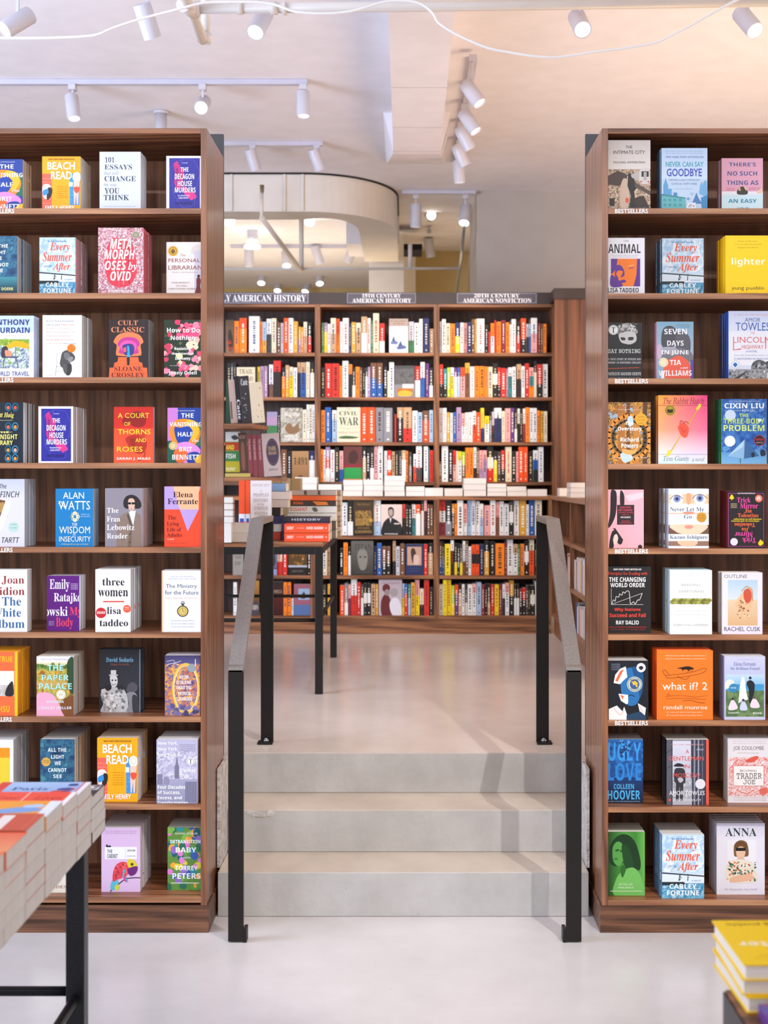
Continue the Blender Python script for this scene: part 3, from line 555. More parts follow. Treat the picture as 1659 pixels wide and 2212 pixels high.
ART['watch'] = ('e8e8ef', 'R 0 0 2.5 100 ee8a3a;T k 24 82 8.5 10.5 8a94a4 |ONE OF THE FAVORITE;T k 18 88 12.5 14.5 8a94a4 |BOOKS OF THE YEAR;T s 11 90 22 30 3f4c5c |The Ministry;T s 9 94 32 39 3f4c5c |for the Future;T s 12 93 43 47 e8b48c |Kim Stanley Robinson;E 54 66 14.5 0 3a342c;E 54 66 12 0 d8bf6a;O 54 66 8.5 0 1 8a7436;L 1 3a342c 54 66 54 61;L 1 3a342c 54 66 58 67;R 52 53 56 57 3a342c;O 54 53 4 0 1.4 3a342c;' + SMALL(24, 84, (80, 85, 90), '9aa2ae', 'the best science fiction nonfiction'))
ART['boxphoto'] = ('ee6a3a', 'R 92 0 100 100 f4c21c;T b 4 86 7 16 f4b81c |STAY TRUE;R 8 30 90 69 e6e4e2;N 8 52 90 69 16 4 3 d8d4d0 b8b0a8 cfc8c0;B 2a2424 70 56 84 46 88 52 88 68 66 68;B c23a2c 20 54 34 50 36 66 22 66;T b 8 78 84 94 f4b81c |HUA HSU')
ART['lakeside'] = ('d9a648', '''N 0 8 100 100 30 4 11 6f8a3a c99a3a 8fa04a d9b04c a0642c 5d7434;R 0 0 100 8 e9e2e4;V 0 8 100 16 f0e6d2 c9c07a;X 0 13 100 22 34 5 2 5b7a34 6f8c40 4a6a2c;R 0 42 100 48 c8a052;B e8a6bc 0 66 18 60 44 64 60 80 76 92 74 100 0 100;B 2f4a2c 84 8 100 4 100 60 88 56 82 30;B 7a4a24 64 78 100 66 100 100 76 100;T b 30 72 14.5 24 a9dfdd |THE;T b 14 87 31 40 a9dfdd |PAPER;T b 6 95 45 55 a9dfdd |PALACE;E 66 64 12.5 0 f5efe6;O 66 64 10 0 1 c9b23a;T k 60 72 62 66 b8a02e |R;T b 28 74 74 78 e6e0ea |MIRANDA;T b 5 95 84 88.5 e6e0ea |COWLEY HELLER;T s 12 88 4 6 b4a8ac |NEW YORK TIMES BESTSELLER''')
ART['clown'] = ('2a2c33', '''V 0 0 100 60 24262c 34363e;T S 17 82 13 20 7fb4d2 |David Sedaris;T I 27 72 22 26 b0604a |Happy Go Lucky;R 28 33 41 40 dedcda;R 24 40 45 42 cfcdcb;B e4e2e0 26 44 34 41 43 44 44 54 38 60 30 58;E 32 49 2 0 2a2a2c;E 40 49 2 0 2a2a2c;K 1.2 2a2a2c 30 54 35 57 41 54;B c9c8c8 4 70 18 60 34 60 56 62 66 72 70 88 62 100 6 100 10 86;B 2a2a2e 14 60 24 56 30 62 20 66;B 2a2a2e 44 60 54 56 60 62 50 66;X 8 64 62 98 60 4 3 efeeec a8a6a6 dcdad8 7c7a7c;E 10 66 5 0 dddbd9;B 57545a 66 66 70 56 82 52 92 58 90 66 78 68;B 8c8a8c 66 70 84 68 92 76 94 100 66 100 72 86;B 3a3a40 80 74 92 76 96 100 82 100;R 97 0 98.5 100 7fa8bc;X 4 96 70 100 20 3 2 e9e8e6 bdbbb9''')
ART['oval'] = ('6a5a86', '''N 0 0 100 100 26 3 4 4a4478 8a5a78 e08a3c 6a6290 f0a84a 54507e c9744a;V 0 0 100 14 3f3a62 5a5480;O 60 55 37 41 5 e8c04a;O 60 55 34 38 1.6 fff2c0;X 0 84 100 100 26 7 4 5a5280 78709a 463f66;E 76 21 12 0 8d99a0;K 1.2 ece6ea 6 10 24 8 30 12 46 9;K 1.2 ece6ea 8 15 26 13 40 16;R 86 6 88 18 f0ecf0;T b 42 68 33 38.5 f6eef0 |NO ONE;T b 33 75 42 47.5 f6eef0 |IS TALKING;T b 33 76 50.5 56 f6eef0 |ABOUT THIS;T b 38 74 60.5 66 f6eef0 |PATRICIA;T b 34 78 69.5 75 f6eef0 |LOCKWOOD''')
ART['bands'] = ('e9e6ea', 'R 0 13 88 29 f2921c;R 0 29 88 100 e8c934;L .8 f4e27a 10 30 10 100;L .8 d8b428 40 30 40 100;L .8 f4e27a 66 30 66 100')
ART['tower'] = ('b6b3cc', '''N 0 18 100 74 24 4 6 b4b1ca c8c4d6 a5a3bc d8d4e0 9c9ab4;V 0 62 100 100 a09eb8 8f8ea8;P 77728a 44 60 44 42 47 38 47 34 49.5 26 52 34 52 38 55 42 55 62;L .8 77728a 49.5 26 49.5 20;R 70 66 98 98 6f6d86;''' + ''.join('L .7 a5a3b8 %d 67 %d 98;' % (x, x) for x in range(73, 98, 4)) + '''R 2 54 14 70 827f98;R 18 58 30 70 8c89a2;T b 4 52 2.5 9 f4f2f8 |New York,;T b 4 52 11.5 18 f4f2f8 |New York,;T b 4 48 20.5 26.5 f4f2f8 |New York;''' + SMALL(56, 94, (7, 10, 13, 16), '77748e', 'a vivid and epic history') + ''';E 83 34 9.5 0 f4f2f8;O 83 34 7.5 0 .8 55526a;T S 79.5 86.5 30.5 37.5 3a384e |T;T b 59 94 45 51 f4f2f8 |Thomas;T b 59 79 54 60.5 f4f2f8 |Dyja;T b 3 70 71 77 f8f6fa |Four Decades;T b 3 58 79.5 86 f8f6fa |of Success,;T b 3 62 88 94 f8f6fa |Excess, and;T b 3 76 96 99.8 f8f6fa |Transformation''')
ART['chameleon'] = ('d8b8da', SMALL(10, 90, (4.5, 7.5), '8a6a90', 'winner of the munhakdongne novel prize an english debut') + ''';R 9 30 91 49 ecebf0;B 2b2430 12 30 14 25.5 17 28 22 27.5 25 30;T b 15 28 34 39.5 4a4650 |THE;T b 15 42 41 47.5 4a4650 |CABINET;L .5 b0acb8 62 31 62 48;T b 67 87 34 37 4a4650 |UN SU KIM;T s 65 88 43 45.5 6a6670 |translated by;K 2.4 2a2024 23 99 40 90 62 80 84 78 100 78;B 58b8cc 24 96 26 84 36 78 44 86 36 96;B c7d23a 38 98 34 92 42 88 46 94;B d8404c 30 84 30 70 38 58 54 53 68 56 74 66 62 76 44 80;X 34 56 68 78 30 2.6 3 b02a3a e86a6a;P 3fb0c8 56 66 62 64 58 74 68 82 66 86 54 76;B d83a86 58 74 62 80 66 84 58 82;B d8c832 66 56 70 49 82 50 92 58 90 64 76 66;B 6a2470 68 64 92 60 90 70 78 75 70 72;E 79 57 4 0 7a5a1c;E 79 57 2 0 1c1418''')
ART['camo'] = ('5f8a3c', '''X 2 2 98 98 70 11 5 2f8a9a d8c83a 5a9a44 2a6a52 d87ac8 f0a03c 3a5aa8 7ab04a 8a6ab8 1f5a6a;T s 22 88 8.5 11.5 e9f0ea |NATIONAL BESTSELLER;T b 8 99 20 26.5 e9f4f6 |DETRANSITION,;T b 24 84 32 40 e9f4f6 |BABY;T s 38 68 47 49.5 e9f4f6 |A NOVEL;T b 22 88 61 68.5 e9f4f6 |TORREY;T b 14 96 73 82 e9f4f6 |PETERS;R 10 88 92 89 e9f4f6''')
ART['cream'] = ('e8dfcf', 'T S 4 96 88 93 9a6a50 |EUGENIDES;R 10 12 90 13 b08a6c;T S 10 90 30 40 9a6a50 |JEFFREY')
# right bookcase
ART['city'] = ('cdc2ba', '''V 0 0 100 44 c4b9b3 ddd4cc;N 0 42 100 100 40 9 6 8a6a54 c9a98c 5a4438 e0c8ac a5866c 6d5646;P 4a3a32 0 52 24 44 46 50 40 60 26 66 0 64;B c9b09a 36 56 48 60 50 82 46 98 30 98 28 74;P 2a2624 48 48 54 48 70 66 62 74 66 98 50 98 54 80 46 66;P 5a4a40 62 60 100 74 100 80 64 68;P 3a302c 60 84 84 80 98 98 66 98;P b9b0a8 54 50 74 44 76 60 56 54;B cfc8c2 74 46 80 41 96 41 98 48 98 62 76 62;R 79 45 96 53 2c2a2c;R 84 46 91 58 b0a8a2;E 78 60 2 0 d83a2c;E 95 60 2 0 d83a2c;R 4 84 16 95 2a2422;B d85a3c 42 84 48 84 48 90 42 90;
T s 42 57 8 12 4a4442 |THE;T s 13 87 15 20 4a4442 |INTIMATE CITY;T s 23 76 24 26.5 e9e2dc |WALKING NEW YORK;T s 13 87 30.5 33.5 5a524e |MICHAEL KIMMELMAN''')
ART['goodbye'] = ('bcd0e4', '''V 0 0 100 50 b4c8e2 c6d9ea;''' + SMALL(8, 90, (4, 7.5), '6d86b0', 'roger rosenblatt colum mccann joan didion adelle waldman') + ''';T S 9 92 13 16 4a62a0 |NEW YORK TIMES BESTSELLER;T G 9 92 22 30.5 4b9fb4 |NEVER CAN SAY;T G 11 88 33 46 4552b0 |GOODBYE;T S 16 84 50 53 7e93b8 |WRITERS on their UNSHAKABLE;T S 22 78 56 59.5 7e93b8 |LOVE for NEW YORK;T s 30 68 65 67 9fb3cf |EDITED BY SARI BOTTON;P 5f9fcc 4 76 4 60 7 54 9 48 11 54 14 60 14 66 22 66 22 80;P 4a86c0 26 80 26 72 34 72 34 80;P 6fa9d2 82 74 84 60 87 54 90 60 92 54 98 52 100 80;P 4a7ab4 66 90 72 80 76 72 80 80 88 90;P 68b0b4 0 74 52 80 54 100 0 100;P 3d8a94 0 74 52 80 52 82 0 77;''' + ''.join('R %d %d %d %d 4898a4;' % (x, y, x + 6, y + 4) for y in (82, 90) for x in (4, 15, 26, 38)) + '''P e3e6ea 54 90 74 88 76 100 54 100;X 54 91 74 99 12 2 2 d88a7a 9ab0c0;P 3f86b8 86 80 100 76 100 100 88 100;E 66 74 3 0 9ac0dc;E 58 82 3 0 6a9ac8''')
ART['easy'] = ('e3a6bc', '''R 0 61 100 67 eceaf0;V 0 67 100 100 cfe9f2 d9f2f6;T b 18 83 8 15 44528c |THERE'S;T b 14 86 24 32 44528c |NO SUCH;T b 12 89 41 49 44528c |THING AS;B 3a302e 38 66 40 56 50 52 60 56 62 66;B d8a98c 40 58 44 53 46 60;B e6c89a 54 53 60 54 60 60;''' + SMALL(12, 32, (54, 57), 'c4607a', 'bestseller author') + ';' + SMALL(66, 92, (53, 56), 'c4607a', 'author of') + ''';P eec8b0 84 62 98 54 98 64 88 65;T b 16 85 75 82 1f88ae |AN EASY;T b 36 66 90.5 97.5 1f88ae |JOB;''')
ART['orangeface'] = ('e6e3e8', '''T s 44 58 4 7 4a4648 |A NOVEL;T b 3 89 11 27 232022 |ANIMAL;T s 10 84 30 32 6a6668 |a propulsive literary thriller;T s 16 80 33 35 6a6668 |marie claire los angeles times;R 10 37 88 86 f07a22;P 5f2f8c 10 37 28 37 24 54 16 62 10 64;B 5f2f8c 22 52 34 48 44 56 46 66 36 70 42 60 30 58 24 64 30 72 22 78;B 5f2f8c 10 66 22 70 36 78 40 86 10 86;P 5f2f8c 80 37 88 37 88 86 70 86 78 66;L 2 f6b890 58 50 70 48;L 2 5f2f8c 58 54 70 53;B 5f2f8c 34 76 46 74 50 78 38 80;T b 2 84 88.5 97 2c282a |LISA TADDEO''')
ART['lighter'] = ('fbd117', '''T s 28 72 8.5 11 8a6c0e |let go of the past;T s 20 82 14 16.5 8a6c0e |connect with the present;T s 28 74 19.5 22 8a6c0e |expand the future;T b 14 89 38 53 fdf6d8 |lighter;T s 14 87 86 94 4f420c |yung pueblo;T s 26 74 97 98.6 c09a14 |#1 new york times bestselling author''')
ART['sayno'] = ('292728', '''B 9a9896 30 8 46 2 74 2 88 14 84 20 66 14 48 16 34 22;X 30 2 86 18 40 4 3 bcbab8 6a6866 d4d2d0 4a4848;B c9c7c5 34 22 48 17 66 15 82 20 84 32 70 38 56 38 40 34;B 3a3838 40 26 52 27 52 31 42 31;B 3a3838 62 26 76 26 74 31 62 31;E 19 13 14 0 efefef;O 19 13 12 0 .8 3a3838;T S 14 24 8 18 2a2828 |T;T M 4 96 47 54 e9efe9 |SAY NOTHING;T M 4 97 63 66.5 dcdcdc |A TRUE STORY OF MURDER AND;T M 2 97 69 72.5 dcdcdc |MEMORY IN NORTHERN IRELAND;P d05038 4 81 92 79 92 80 4 82;T M 2 97 88 93 e6e6e6 |PATRICK RADDEN KEEFE;T s 2 97 97 98.6 b8b8b8 |a stirring reflection on the troubles''')
ART['couple'] = ('8fa9bc', '''V 0 0 100 60 7ea8bc a9b2c4;B 4e4e54 12 26 18 12 34 7 50 12 56 26 50 40 30 48 14 42;B 5e5c62 52 24 66 16 84 22 92 36 88 60 70 66 54 52;B 77757c 4 60 20 52 60 46 94 54 98 70 50 66 10 70;B a9a5ae 16 46 40 44 62 52 40 58;B c9b3c4 0 44 10 40 14 58 4 66;B e8614a 22 98 24 72 40 64 58 59 76 64 90 74 92 98;B e8ecf0 14 88 18 86 20 100 12 100;P 5550a0 92 68 100 66 100 100 92 100;''' + SMALL(52, 90, (4.5, 8), '4a6a80', 'the new york times bestseller') + ''';T b 20 82 12.5 22 f8f4f4 |SEVEN;T b 28 73 33 42 f8f4f4 |DAYS;T b 12 87 50 59 f8f4f4 |IN JUNE;T b 35 66 67 75.5 f8f4f4 |TIA;T i 64 84 79 82 f8f4f4 |a novel;T b 5 95 85 94.5 f8f4f4 |WILLIAMS;E 18 71 13 0 ece2c4;O 18 71 10 0 1 d8c04a''')
ART['highway'] = ('d8dae6', '''V 0 0 100 30 bfc6dc d8dae6;V 0 30 100 80 e4e3ea eceaee;''' + SMALL(12, 90, (4.5,), 'cc8a94', '#1 NEW YORK TIMES BESTSELLER') + ''';T s 37 73 10 16 3f62a4 |AMOR;T s 16 94 17 29 2d58a8 |TOWLES;T s 50 60 31 34 d87a78 |THE;T s 10 96 38 47 d86a66 |LINCOLN;P d86a66 10 38 12 38 12 57 28 55 28 57 10 58;P d86a66 84 38 86 38 86 56 84 56;T s 30 80 50 56 d86a66 |HIGHWAY;T s 40 66 58 61 6d86b8 |A NOVEL;T I 12 92 64 67 8a96b4 |from the bestselling author of;T s 12 92 69 72 6d86b8 |A GENTLEMAN IN MOSCOW;B 5a5a5c 52 86 56 76 70 72 86 76 94 84 84 88 66 88;X 54 76 90 88 30 3 2 3c3c3e 88888a b4b4b6;R 0 88 100 100 a9a8aa;N 0 86 100 100 40 6 2 d8d7d9 7a7a7c a9a8aa 4a4a4c;P 4a4a4c 10 100 42 88 46 88 24 100;E 15 79 10.5 0 f2f1f4;O 15 79 8.5 0 .8 6a7a90;B 2a72b4 10 79 15 76 20 79 15 83''')
ART['forest'] = ('8a5a2c', '''N 0 0 100 100 34 4 8 5a3a1e b8782c 3a3a24 d99a3c 7a4c22 9ab4c8 a4662a;R 24 6 40 100 a86a2c;R 44 0 52 100 6a4020;R 60 4 74 100 b87a34;R 82 0 92 100 5a3a20;O 50 58 48 36 7 e08a2c;O 50 58 38 28 5 3a3422;B b4cce0 46 26 56 22 60 34 50 40;B b4cce0 30 84 48 80 58 92 38 98;B d8a058 34 76 60 78 70 72 62 84 40 84;T s 20 78 11 13 efe4d4 |Monumental a gigantic fable of genuine truths;T b 42 60 31 37 fbf6ee |The;T b 24 79 40 48 fbf6ee |Overstory;T b 30 72 57 64 fbf6ee |Richard;T b 32 71 67 74 fbf6ee |Powers;E 78 28 14 0 e0a02c;T s 70 86 23 25 7a4c10 |WINNER;T s 69 87 28 30 7a4c10 |PULITZER;T s 72 84 33 35 7a4c10 |PRIZE;T s 14 92 89 91 efe4d4 |#1 NEW YORK TIMES BESTSELLER''')
ART['heart'] = ('ee6f52', '''Q 0 0 100 50 f0a02c e2367c ec6a8e f0a070;Q 0 50 100 78 f0a070 ec6a8e e0b8cc e6cfc0;Q 0 78 100 100 e6cfc0 e0b8cc d5e4ea c0e2ea;R 0 14.5 100 15.2 a8283a;R 0 86 100 86.7 8a9aa8;T I 10 93 3 13 8c1f34 |The Rabbit Hutch;T I 10 63 88.5 98 5a6470 |Tess Gunty;T I 69 94 90 96.5 5a6470 |a novel;L 1.6 b8922a 20 88 82 18;L 1 d8b83a 21 88 83 18;P d8cc2c 76 20 84 12 88 14 84 20 79 22;P d8cc2c 16 88 20 80 26 81 26 84 20 90;B dd5238 40 46 48 40 56 42 62 48 60 58 54 62 46 58 42 52;K 1.2 a82a20 44 42 46 37 52 40;K 1.2 a82a20 52 42 56 38 62 42;K 1 a82a20 46 46 52 54 56 50;E 24 22 10.5 0 a88f28;O 24 22 8.5 0 1 6a5a14;P 2c2410 18 20 24 21 30 20 30 25 24 26 18 25''')
ART['pyramid'] = ('2a5aa4', '''N 0 0 100 100 30 3 5 1f4a94 2d62ac 3f7abc 24529c 5a94cc;V 0 82 100 100 5a94c8 7ab4dc;P 8ab4d6 14 88 52 62 50 92;P 3a6494 52 62 84 88 50 92;P b0d0e6 16 87 50 64 48 74;B 1f2c44 86 80 94 78 98 86 88 88;B 1f2c44 66 84 72 82 74 88 68 90;L 1.4 1f2c44 42 92 42 99;E 20 25 12 0 c9d8e8;T s 18 84 2.5 4.5 c4d4ea |NEW YORK TIMES BESTSELLING AUTHOR;T b 7 94 6.5 14.5 f4f6f8 |CIXIN LIU;T s 28 44 17 19 d0dcec |translated by;T s 46 74 16 19.5 e0e8f2 |KEN LIU;T b 40 60 22.5 28 c4e06a |THE;T b 5 95 30 38 c4e06a |THREE-BODY;T b 5 95 40 49.5 cfe67c |PROBLEM;E 19 65 12 0 e9edf4;E 84 64 11.5 0 2a2026;O 84 64 11.5 0 1 d8404c;T b 76 92 61 64 d83a40 |NETFLIX;T s 77 91 66 68 e0c8c8 |limited series;E 84 33 4 0 dfe8e0''')
ART['pink'] = ('e9a5b0', '''R 14 0 46 10 efb8c0;B 241c20 10 4 18 0 26 8 24 40 12 60 2 64 8 40;B 241c20 36 2 46 8 46 28 36 28;P efc0c8 48 10 98 4 98 14 60 20;R 27 26 74 60 2c2226;T b 34 66 29 32 d84458 |SLOW DAYS,;T b 31 69 33.5 36.5 d84458 |FAST COMPANY;T s 30 71 38 40.5 d84458 |THE WORLD, THE FLESH,;T s 42 60 42 44 d84458 |AND L.A.;T b 37 64 46 48.5 efdce0 |EVE BABITZ;T s 40 62 53 55 d84458 |INTRODUCTION BY;T s 35 67 56 58 d84458 |MATTHEW SPECKTOR;B 241c20 6 100 8 84 16 70 30 76 42 88 36 94 28 90 26 78 16 84 18 98;B e3c3bc 18 80 26 76 30 84 24 94 18 92;E 90 98 6 0 2a2226;P 241c20 16 66 22 66 44 86 40 90''')
ART['gaze'] = ('ebe9ee', '''R 0 9 100 25 e2b894;R 0 9 34 25 e8c4a4;B d09c78 44 9 56 9 54 25 46 25;E 21 17 16 0 efe2da;E 21 17 9 0 7a88b8;E 21 17 4 0 2a2c44;K 1.6 6a4a3a 4 18 12 12 24 11 36 17;E 78 16 16 0 efe2da;E 78 16 9 0 7a88b8;E 78 16 4 0 2a2c44;K 1.6 6a4a3a 60 16 70 10 84 10 96 16;R 0 40.5 100 42.5 e0b090;B c98a70 38 39 62 39 60 42.5 40 42.5;R 0 61 100 76 6a4c3c;B e8c2a4 6 61 94 61 82 74 66 76 36 76 18 72;B d08a7c 40 63 50 61 62 63 56 67 44 67;T S 4 88 31 38 5c6e7c |Never Let Me;T S 38 58 43.5 50 5c6e7c |Go;E 82 48 12.5 0 c48a2c;T s 74 90 44 46 8a5c10 |NOBEL;T s 74 90 48.5 50.5 8a5c10 |PRIZE;T S 3 97 78 86 5c6e7c |Kazuo Ishiguro;R 0 88 100 96 8a6a58;B e2b494 24 88 70 88 64 96 34 96;''' + SMALL(8, 90, (3.5,), 'b4bcc8', 'the best novel of the decade time magazine'))
ART['spades'] = ('251f22', '''F 3 4 97 97 .9 c43a94;T b 28 74 3 5 efe4e8 |NEW YORK TIMES BESTSELLER;B ecc81a 12 6 18 12 15 14 9 14 6 12;R 11 12 13 16 ecc81a;E 84 13 10 0 ee6a4a;O 84 13 6 0 1.6 f6e0d4;T b 79 89 10 16 f6e4dc |R;T S 26 62 11 20 e6489e |Trick;T S 34 82 21 30.5 e6489e |Mirror;T S 46 65 31 38.5 ef6a3c |Jia;T S 28 83 39 46 ef6a3c |Tolentino;T b 17 91 47.5 50.5 ecc81a |reflections on self-delusion;T b 11 85 51.5 54.5 ecc81a u |reflections on self-delusion;T S 19 74 56 63 ef6a3c u |Tolentino;T S 38 57 64 71 ef6a3c u |Jia;T S 20 68 72 81 e6489e u |Mirror;T S 40 76 82 91 e6489e u |Trick;E 18 89 10 0 d8d0d8;B ecc81a 82 92 88 86 94 88 96 92 88 96;R 87 85 89 90 ecc81a;''' + SMALL(9, 26, (21, 24, 27), 'dcd0a0', 'tolentino'))
ART['chart'] = ('221f20', '''T i 14 78 3 5.5 efecec |NEW YORK TIMES BESTSELLER;T s 2 92 8 14 e8463a |Principles for Dealing with;T b 4 88 16 23 f4f2f2 |THE CHANGING;T b 7 86 24.5 31 f4f2f2 |WORLD ORDER;L .8 d4d2d2 9 33 9 57;L .8 d4d2d2 9 57 82 57;L .8 d4d2d2 9 57 80 40;K 1.1 e4e2e2 10 56 14 50 18 52 20 45 26 46 28 41 33 43 36 38 40 40 44 37 50 38 52 52 54 56 60 53 64 56 70 50 74 50 80 40;T b 16 76 62 68 e8463a |Why Nations;T b 5 88 70 76 e8463a |Succeed and Fail;T b 20 72 81 87 f4f2f2 |RAY DALIO;T s 3 90 90 92 c23a32 |AUTHOR OF THE NEW YORK TIMES BESTSELLER PRINCIPLES;T s 6 86 93.5 95.5 c23a32 |and founder of a hedge fund''')
ART['braid'] = ('e4e3e1', '''V 0 0 100 42 e9e8e6 e2e1df;''' + SMALL(26, 74, (6.5,), 'b4b4b2', 'NATIONAL BESTSELLER') + ';' + SMALL(32, 68, (12, 15), 'c4c4c2', 'a hymn of love to the world') + ''';T s 28 72 21 25 9aa09c |BRAIDING;T s 21 81 31 35 9aa09c |SWEETGRASS;''' + ''.join('B %s %d %d %d %d %d %d %d %d;' % (('8a8a3c', 'a4a254', '6f7230')[i % 3], x, 51, x + 8, 44, x + 18, 46, x + 10, 53) for i, x in enumerate(range(0, 88, 9))) + '''L 1 5a5c28 0 48 100 47.5;''' + SMALL(12, 88, (62, 68), 'c9c9c7', 'indigenous wisdom and the teachings of plants') + ';T s 9 91 84 87 b0b3b0 |ROBIN WALL KIMMERER')
ART['shell'] = ('ded5e2', '''T s 5 62 3 9 4a4650 |OUTLINE;V 14 12 88 44 a9c2d4 c9d2d6;V 14 44 88 86 d8bfa0 d0a678;B d8b088 36 46 46 36 58 28 72 24 76 44 70 60 62 62 64 72 56 76 46 74 46 64 36 58 32 50;X 36 40 66 74 34 2.6 2 8a5a3c efd8b8 a87048 e2c098;B c4513a 54 30 64 26 72 32 72 44 62 50 54 42;L 2 b8845c 48 30 60 22;L 2 b8845c 60 22 74 28;L 2 b8845c 74 28 76 46;T s 5 95 88 95 4a4650 |RACHEL CUSK''')
ART['bluewoman'] = ('1b1e26', '''B 2a6ea8 34 24 44 14 64 12 80 20 84 40 80 60 70 74 52 76 38 66 32 46;B 1d4f80 60 12 84 16 88 40 80 62 72 40;P f2ebe6 14 38 18 24 30 14 44 10 48 28 38 34 30 40;P ee6a3c 18 34 30 18 40 14 24 36;P f2ebe6 26 56 50 58 50 72 46 74 32 68;P ee6a3c 30 58 40 60 36 66;K 2 15283c 48 34 56 32 64 35;K 2 15283c 50 60 58 58 66 61;B 0f1a28 66 36 74 34 78 38 70 41;P f2ebe6 2 82 22 76 36 86 40 78 52 100 2 100;P f2ebe6 74 72 94 80 92 92 80 94 78 84;K 1 ee6a3c 14 80 30 92 40 84;K 1 ee6a3c 78 76 86 88;P 24425e 46 92 80 86 94 94 94 100 46 100;''' + ';'.join('T s 8 30 %d %d 9aa6b8 |remarkable' % (y, y + 2) for y in (5, 8, 11, 14)) + ''';E 82 12 11.5 0 e4e2ea;B 2a2a30 76 12 82 9 88 12 82 16;E 66 40 19 0 c9cfc4;O 66 40 16.5 0 1.2 4a5a60;E 66 40 12 0 3a5a8c;X 60 36 72 44 9 3.5 2 ecd04a e8b83c;T b 54 78 31 34 4a5a60 |NATIONAL;T b 56 76 46 49 4a5a60 |FINALIST''')
ART['plane'] = ('f07624', SMALL(15, 88, (6.5, 11), 'fbd9b8', 'additional serious scientific answers to absurd questions') + ''';K .8 5a2a10 10 30 16 36 30 35 60 32 84 26 88 28 80 33 50 38 20 40 16 36;L .8 5a2a10 10 30 14 28 22 35;K .8 5a2a10 36 37 50 42 58 38;K .8 5a2a10 54 32 60 27 64 31;B 2a1810 36 26 46 24 56 23 64 25 66 27 58 28 60 31 54 28 48 28 46 30 44 27;T s 10 90 46 57 fdf2e6 |what if? 2;K .8 a8501c 14 67 40 65 70 67 90 65;K .8 7a3410 18 66 20 63 24 66;K .8 a8501c 16 70 50 69 88 71;K .8 7a3410 46 73 60 72 74 75 86 76;T s 12 90 79 85 fdeedd |randall munroe;''' + SMALL(17, 82, (88, 92.5), 'fbe0c6', '#1 new york times bestselling author'))
ART['bride'] = ('c2c2d8', '''V 3 2 97 28 c4c5dc b4bcd8;''' + SMALL(30, 72, (4,), '8a8cb0', 'one of the great novelists of our time') + ''';T S 23 77 9 15 6a6ca0 |Elena Ferrante;T S 14 86 17 22.5 6a6ca0 |My Brilliant Friend;V 3 29 97 44 b9d0e6 8ab8d8;V 3 44 97 56 3a8fc0 4a9ac4;N 3 54 97 95 26 4 6 5f7a50 4f6a44 6f8858;B d9dcd4 3 40 14 36 24 42 3 52;P ecebf2 34 74 38 46 42 34 47 32 50 38 54 58 58 68 44 70;E 45 35 4 0 e6e4ee;B 22242c 54 42 60 38 66 38 74 44 72 60 68 66 68 72 60 72 60 54;E 63 34 3.5 0 2a2628;B efd0d8 10 84 16 70 24 70 32 82;E 20 67 3 0 3a302c;B c4c8ea 38 84 42 72 50 72 56 84;E 46 69 3.4 0 4a3a34;B efd0d8 64 80 68 68 78 68 86 80;E 73 65 3 0 6a4a3a;E 22 50 11 0 2f7fa8;T s 15 29 48 51 d8e8f0 |NOW HBO;T b 10 36 88 90 e6e8e0 |EUROPA;T b 70 92 88 91 e6e8e0 |BOOK''')
ART['ugly'] = ('1a3f7c', '''V 0 0 100 40 2a6ab4 1f55a0;V 0 40 100 100 1c4484 161f36;N 0 4 100 60 24 4 4 2562ac 1c4a8c 2f74c0 1a3f7a;T b 3 95 5 34 3a9ae6 |UGLY;T b 3 95 37 65 2f86d6 |LOVE;X 36 2 64 24 26 3 7 16305a 1d3f70 5aa8e6;T b 19 75 70 78 52b4ec |COLLEEN;T b 2 92 80 94.5 52b4ec |HOOVER;T s 4 92 96.5 98.4 9ac8ec |#1 NEW YORK TIMES BESTSELLING AUTHOR''')
ART['hatman'] = ('8c8c98', '''V 10 2 60 100 d4d4e2 a0a0ac;R 0 0 12 100 5a5a64;R 12 0 14 100 2a2a30;L 2 3a3a42 0 20 14 14;L 2 3a3a42 0 44 14 40;R 58 0 94 100 3a3a46;R 64 0 68 100 8a8a9c;R 74 0 77 100 a0a0b2;R 84 0 86 100 6a6a7a;R 94 0 100 100 ee5a44;R 14 60 60 100 b4b4bc;N 14 62 60 90 14 6 2 c9c9cf 9a9aa4 b4b4bc;B 26262c 20 38 28 36 38 38 42 41 18 41;B 33333a 18 50 22 44 38 44 44 50 44 66 40 68 38 92 32 92 31 72 28 92 22 92 22 68 18 64;B b9b4b8 26 60 34 58 40 62 32 66;T s 12 88 6.5 8.5 d8a4a0 |NEW YORK TIMES BESTSELLER;T I 70 88 13 16.5 cfcfd8 |A Novel;T s 45 53 15 21 e0584c |A;T s 5 88 25.5 32 e0584c |GENTLEMAN;T s 40 55 38 44 e0584c |IN;T s 16 80 51.5 58 e0584c |MOSCOW;E 80 68 12 0 dcd8dc;T s 6 90 78.5 85 f4f2f4 |AMOR TOWLES;T s 15 82 91 94.5 e9e7ea |RULES OF CIVILITY;E 7 92.5 3 0 ee5a44''')
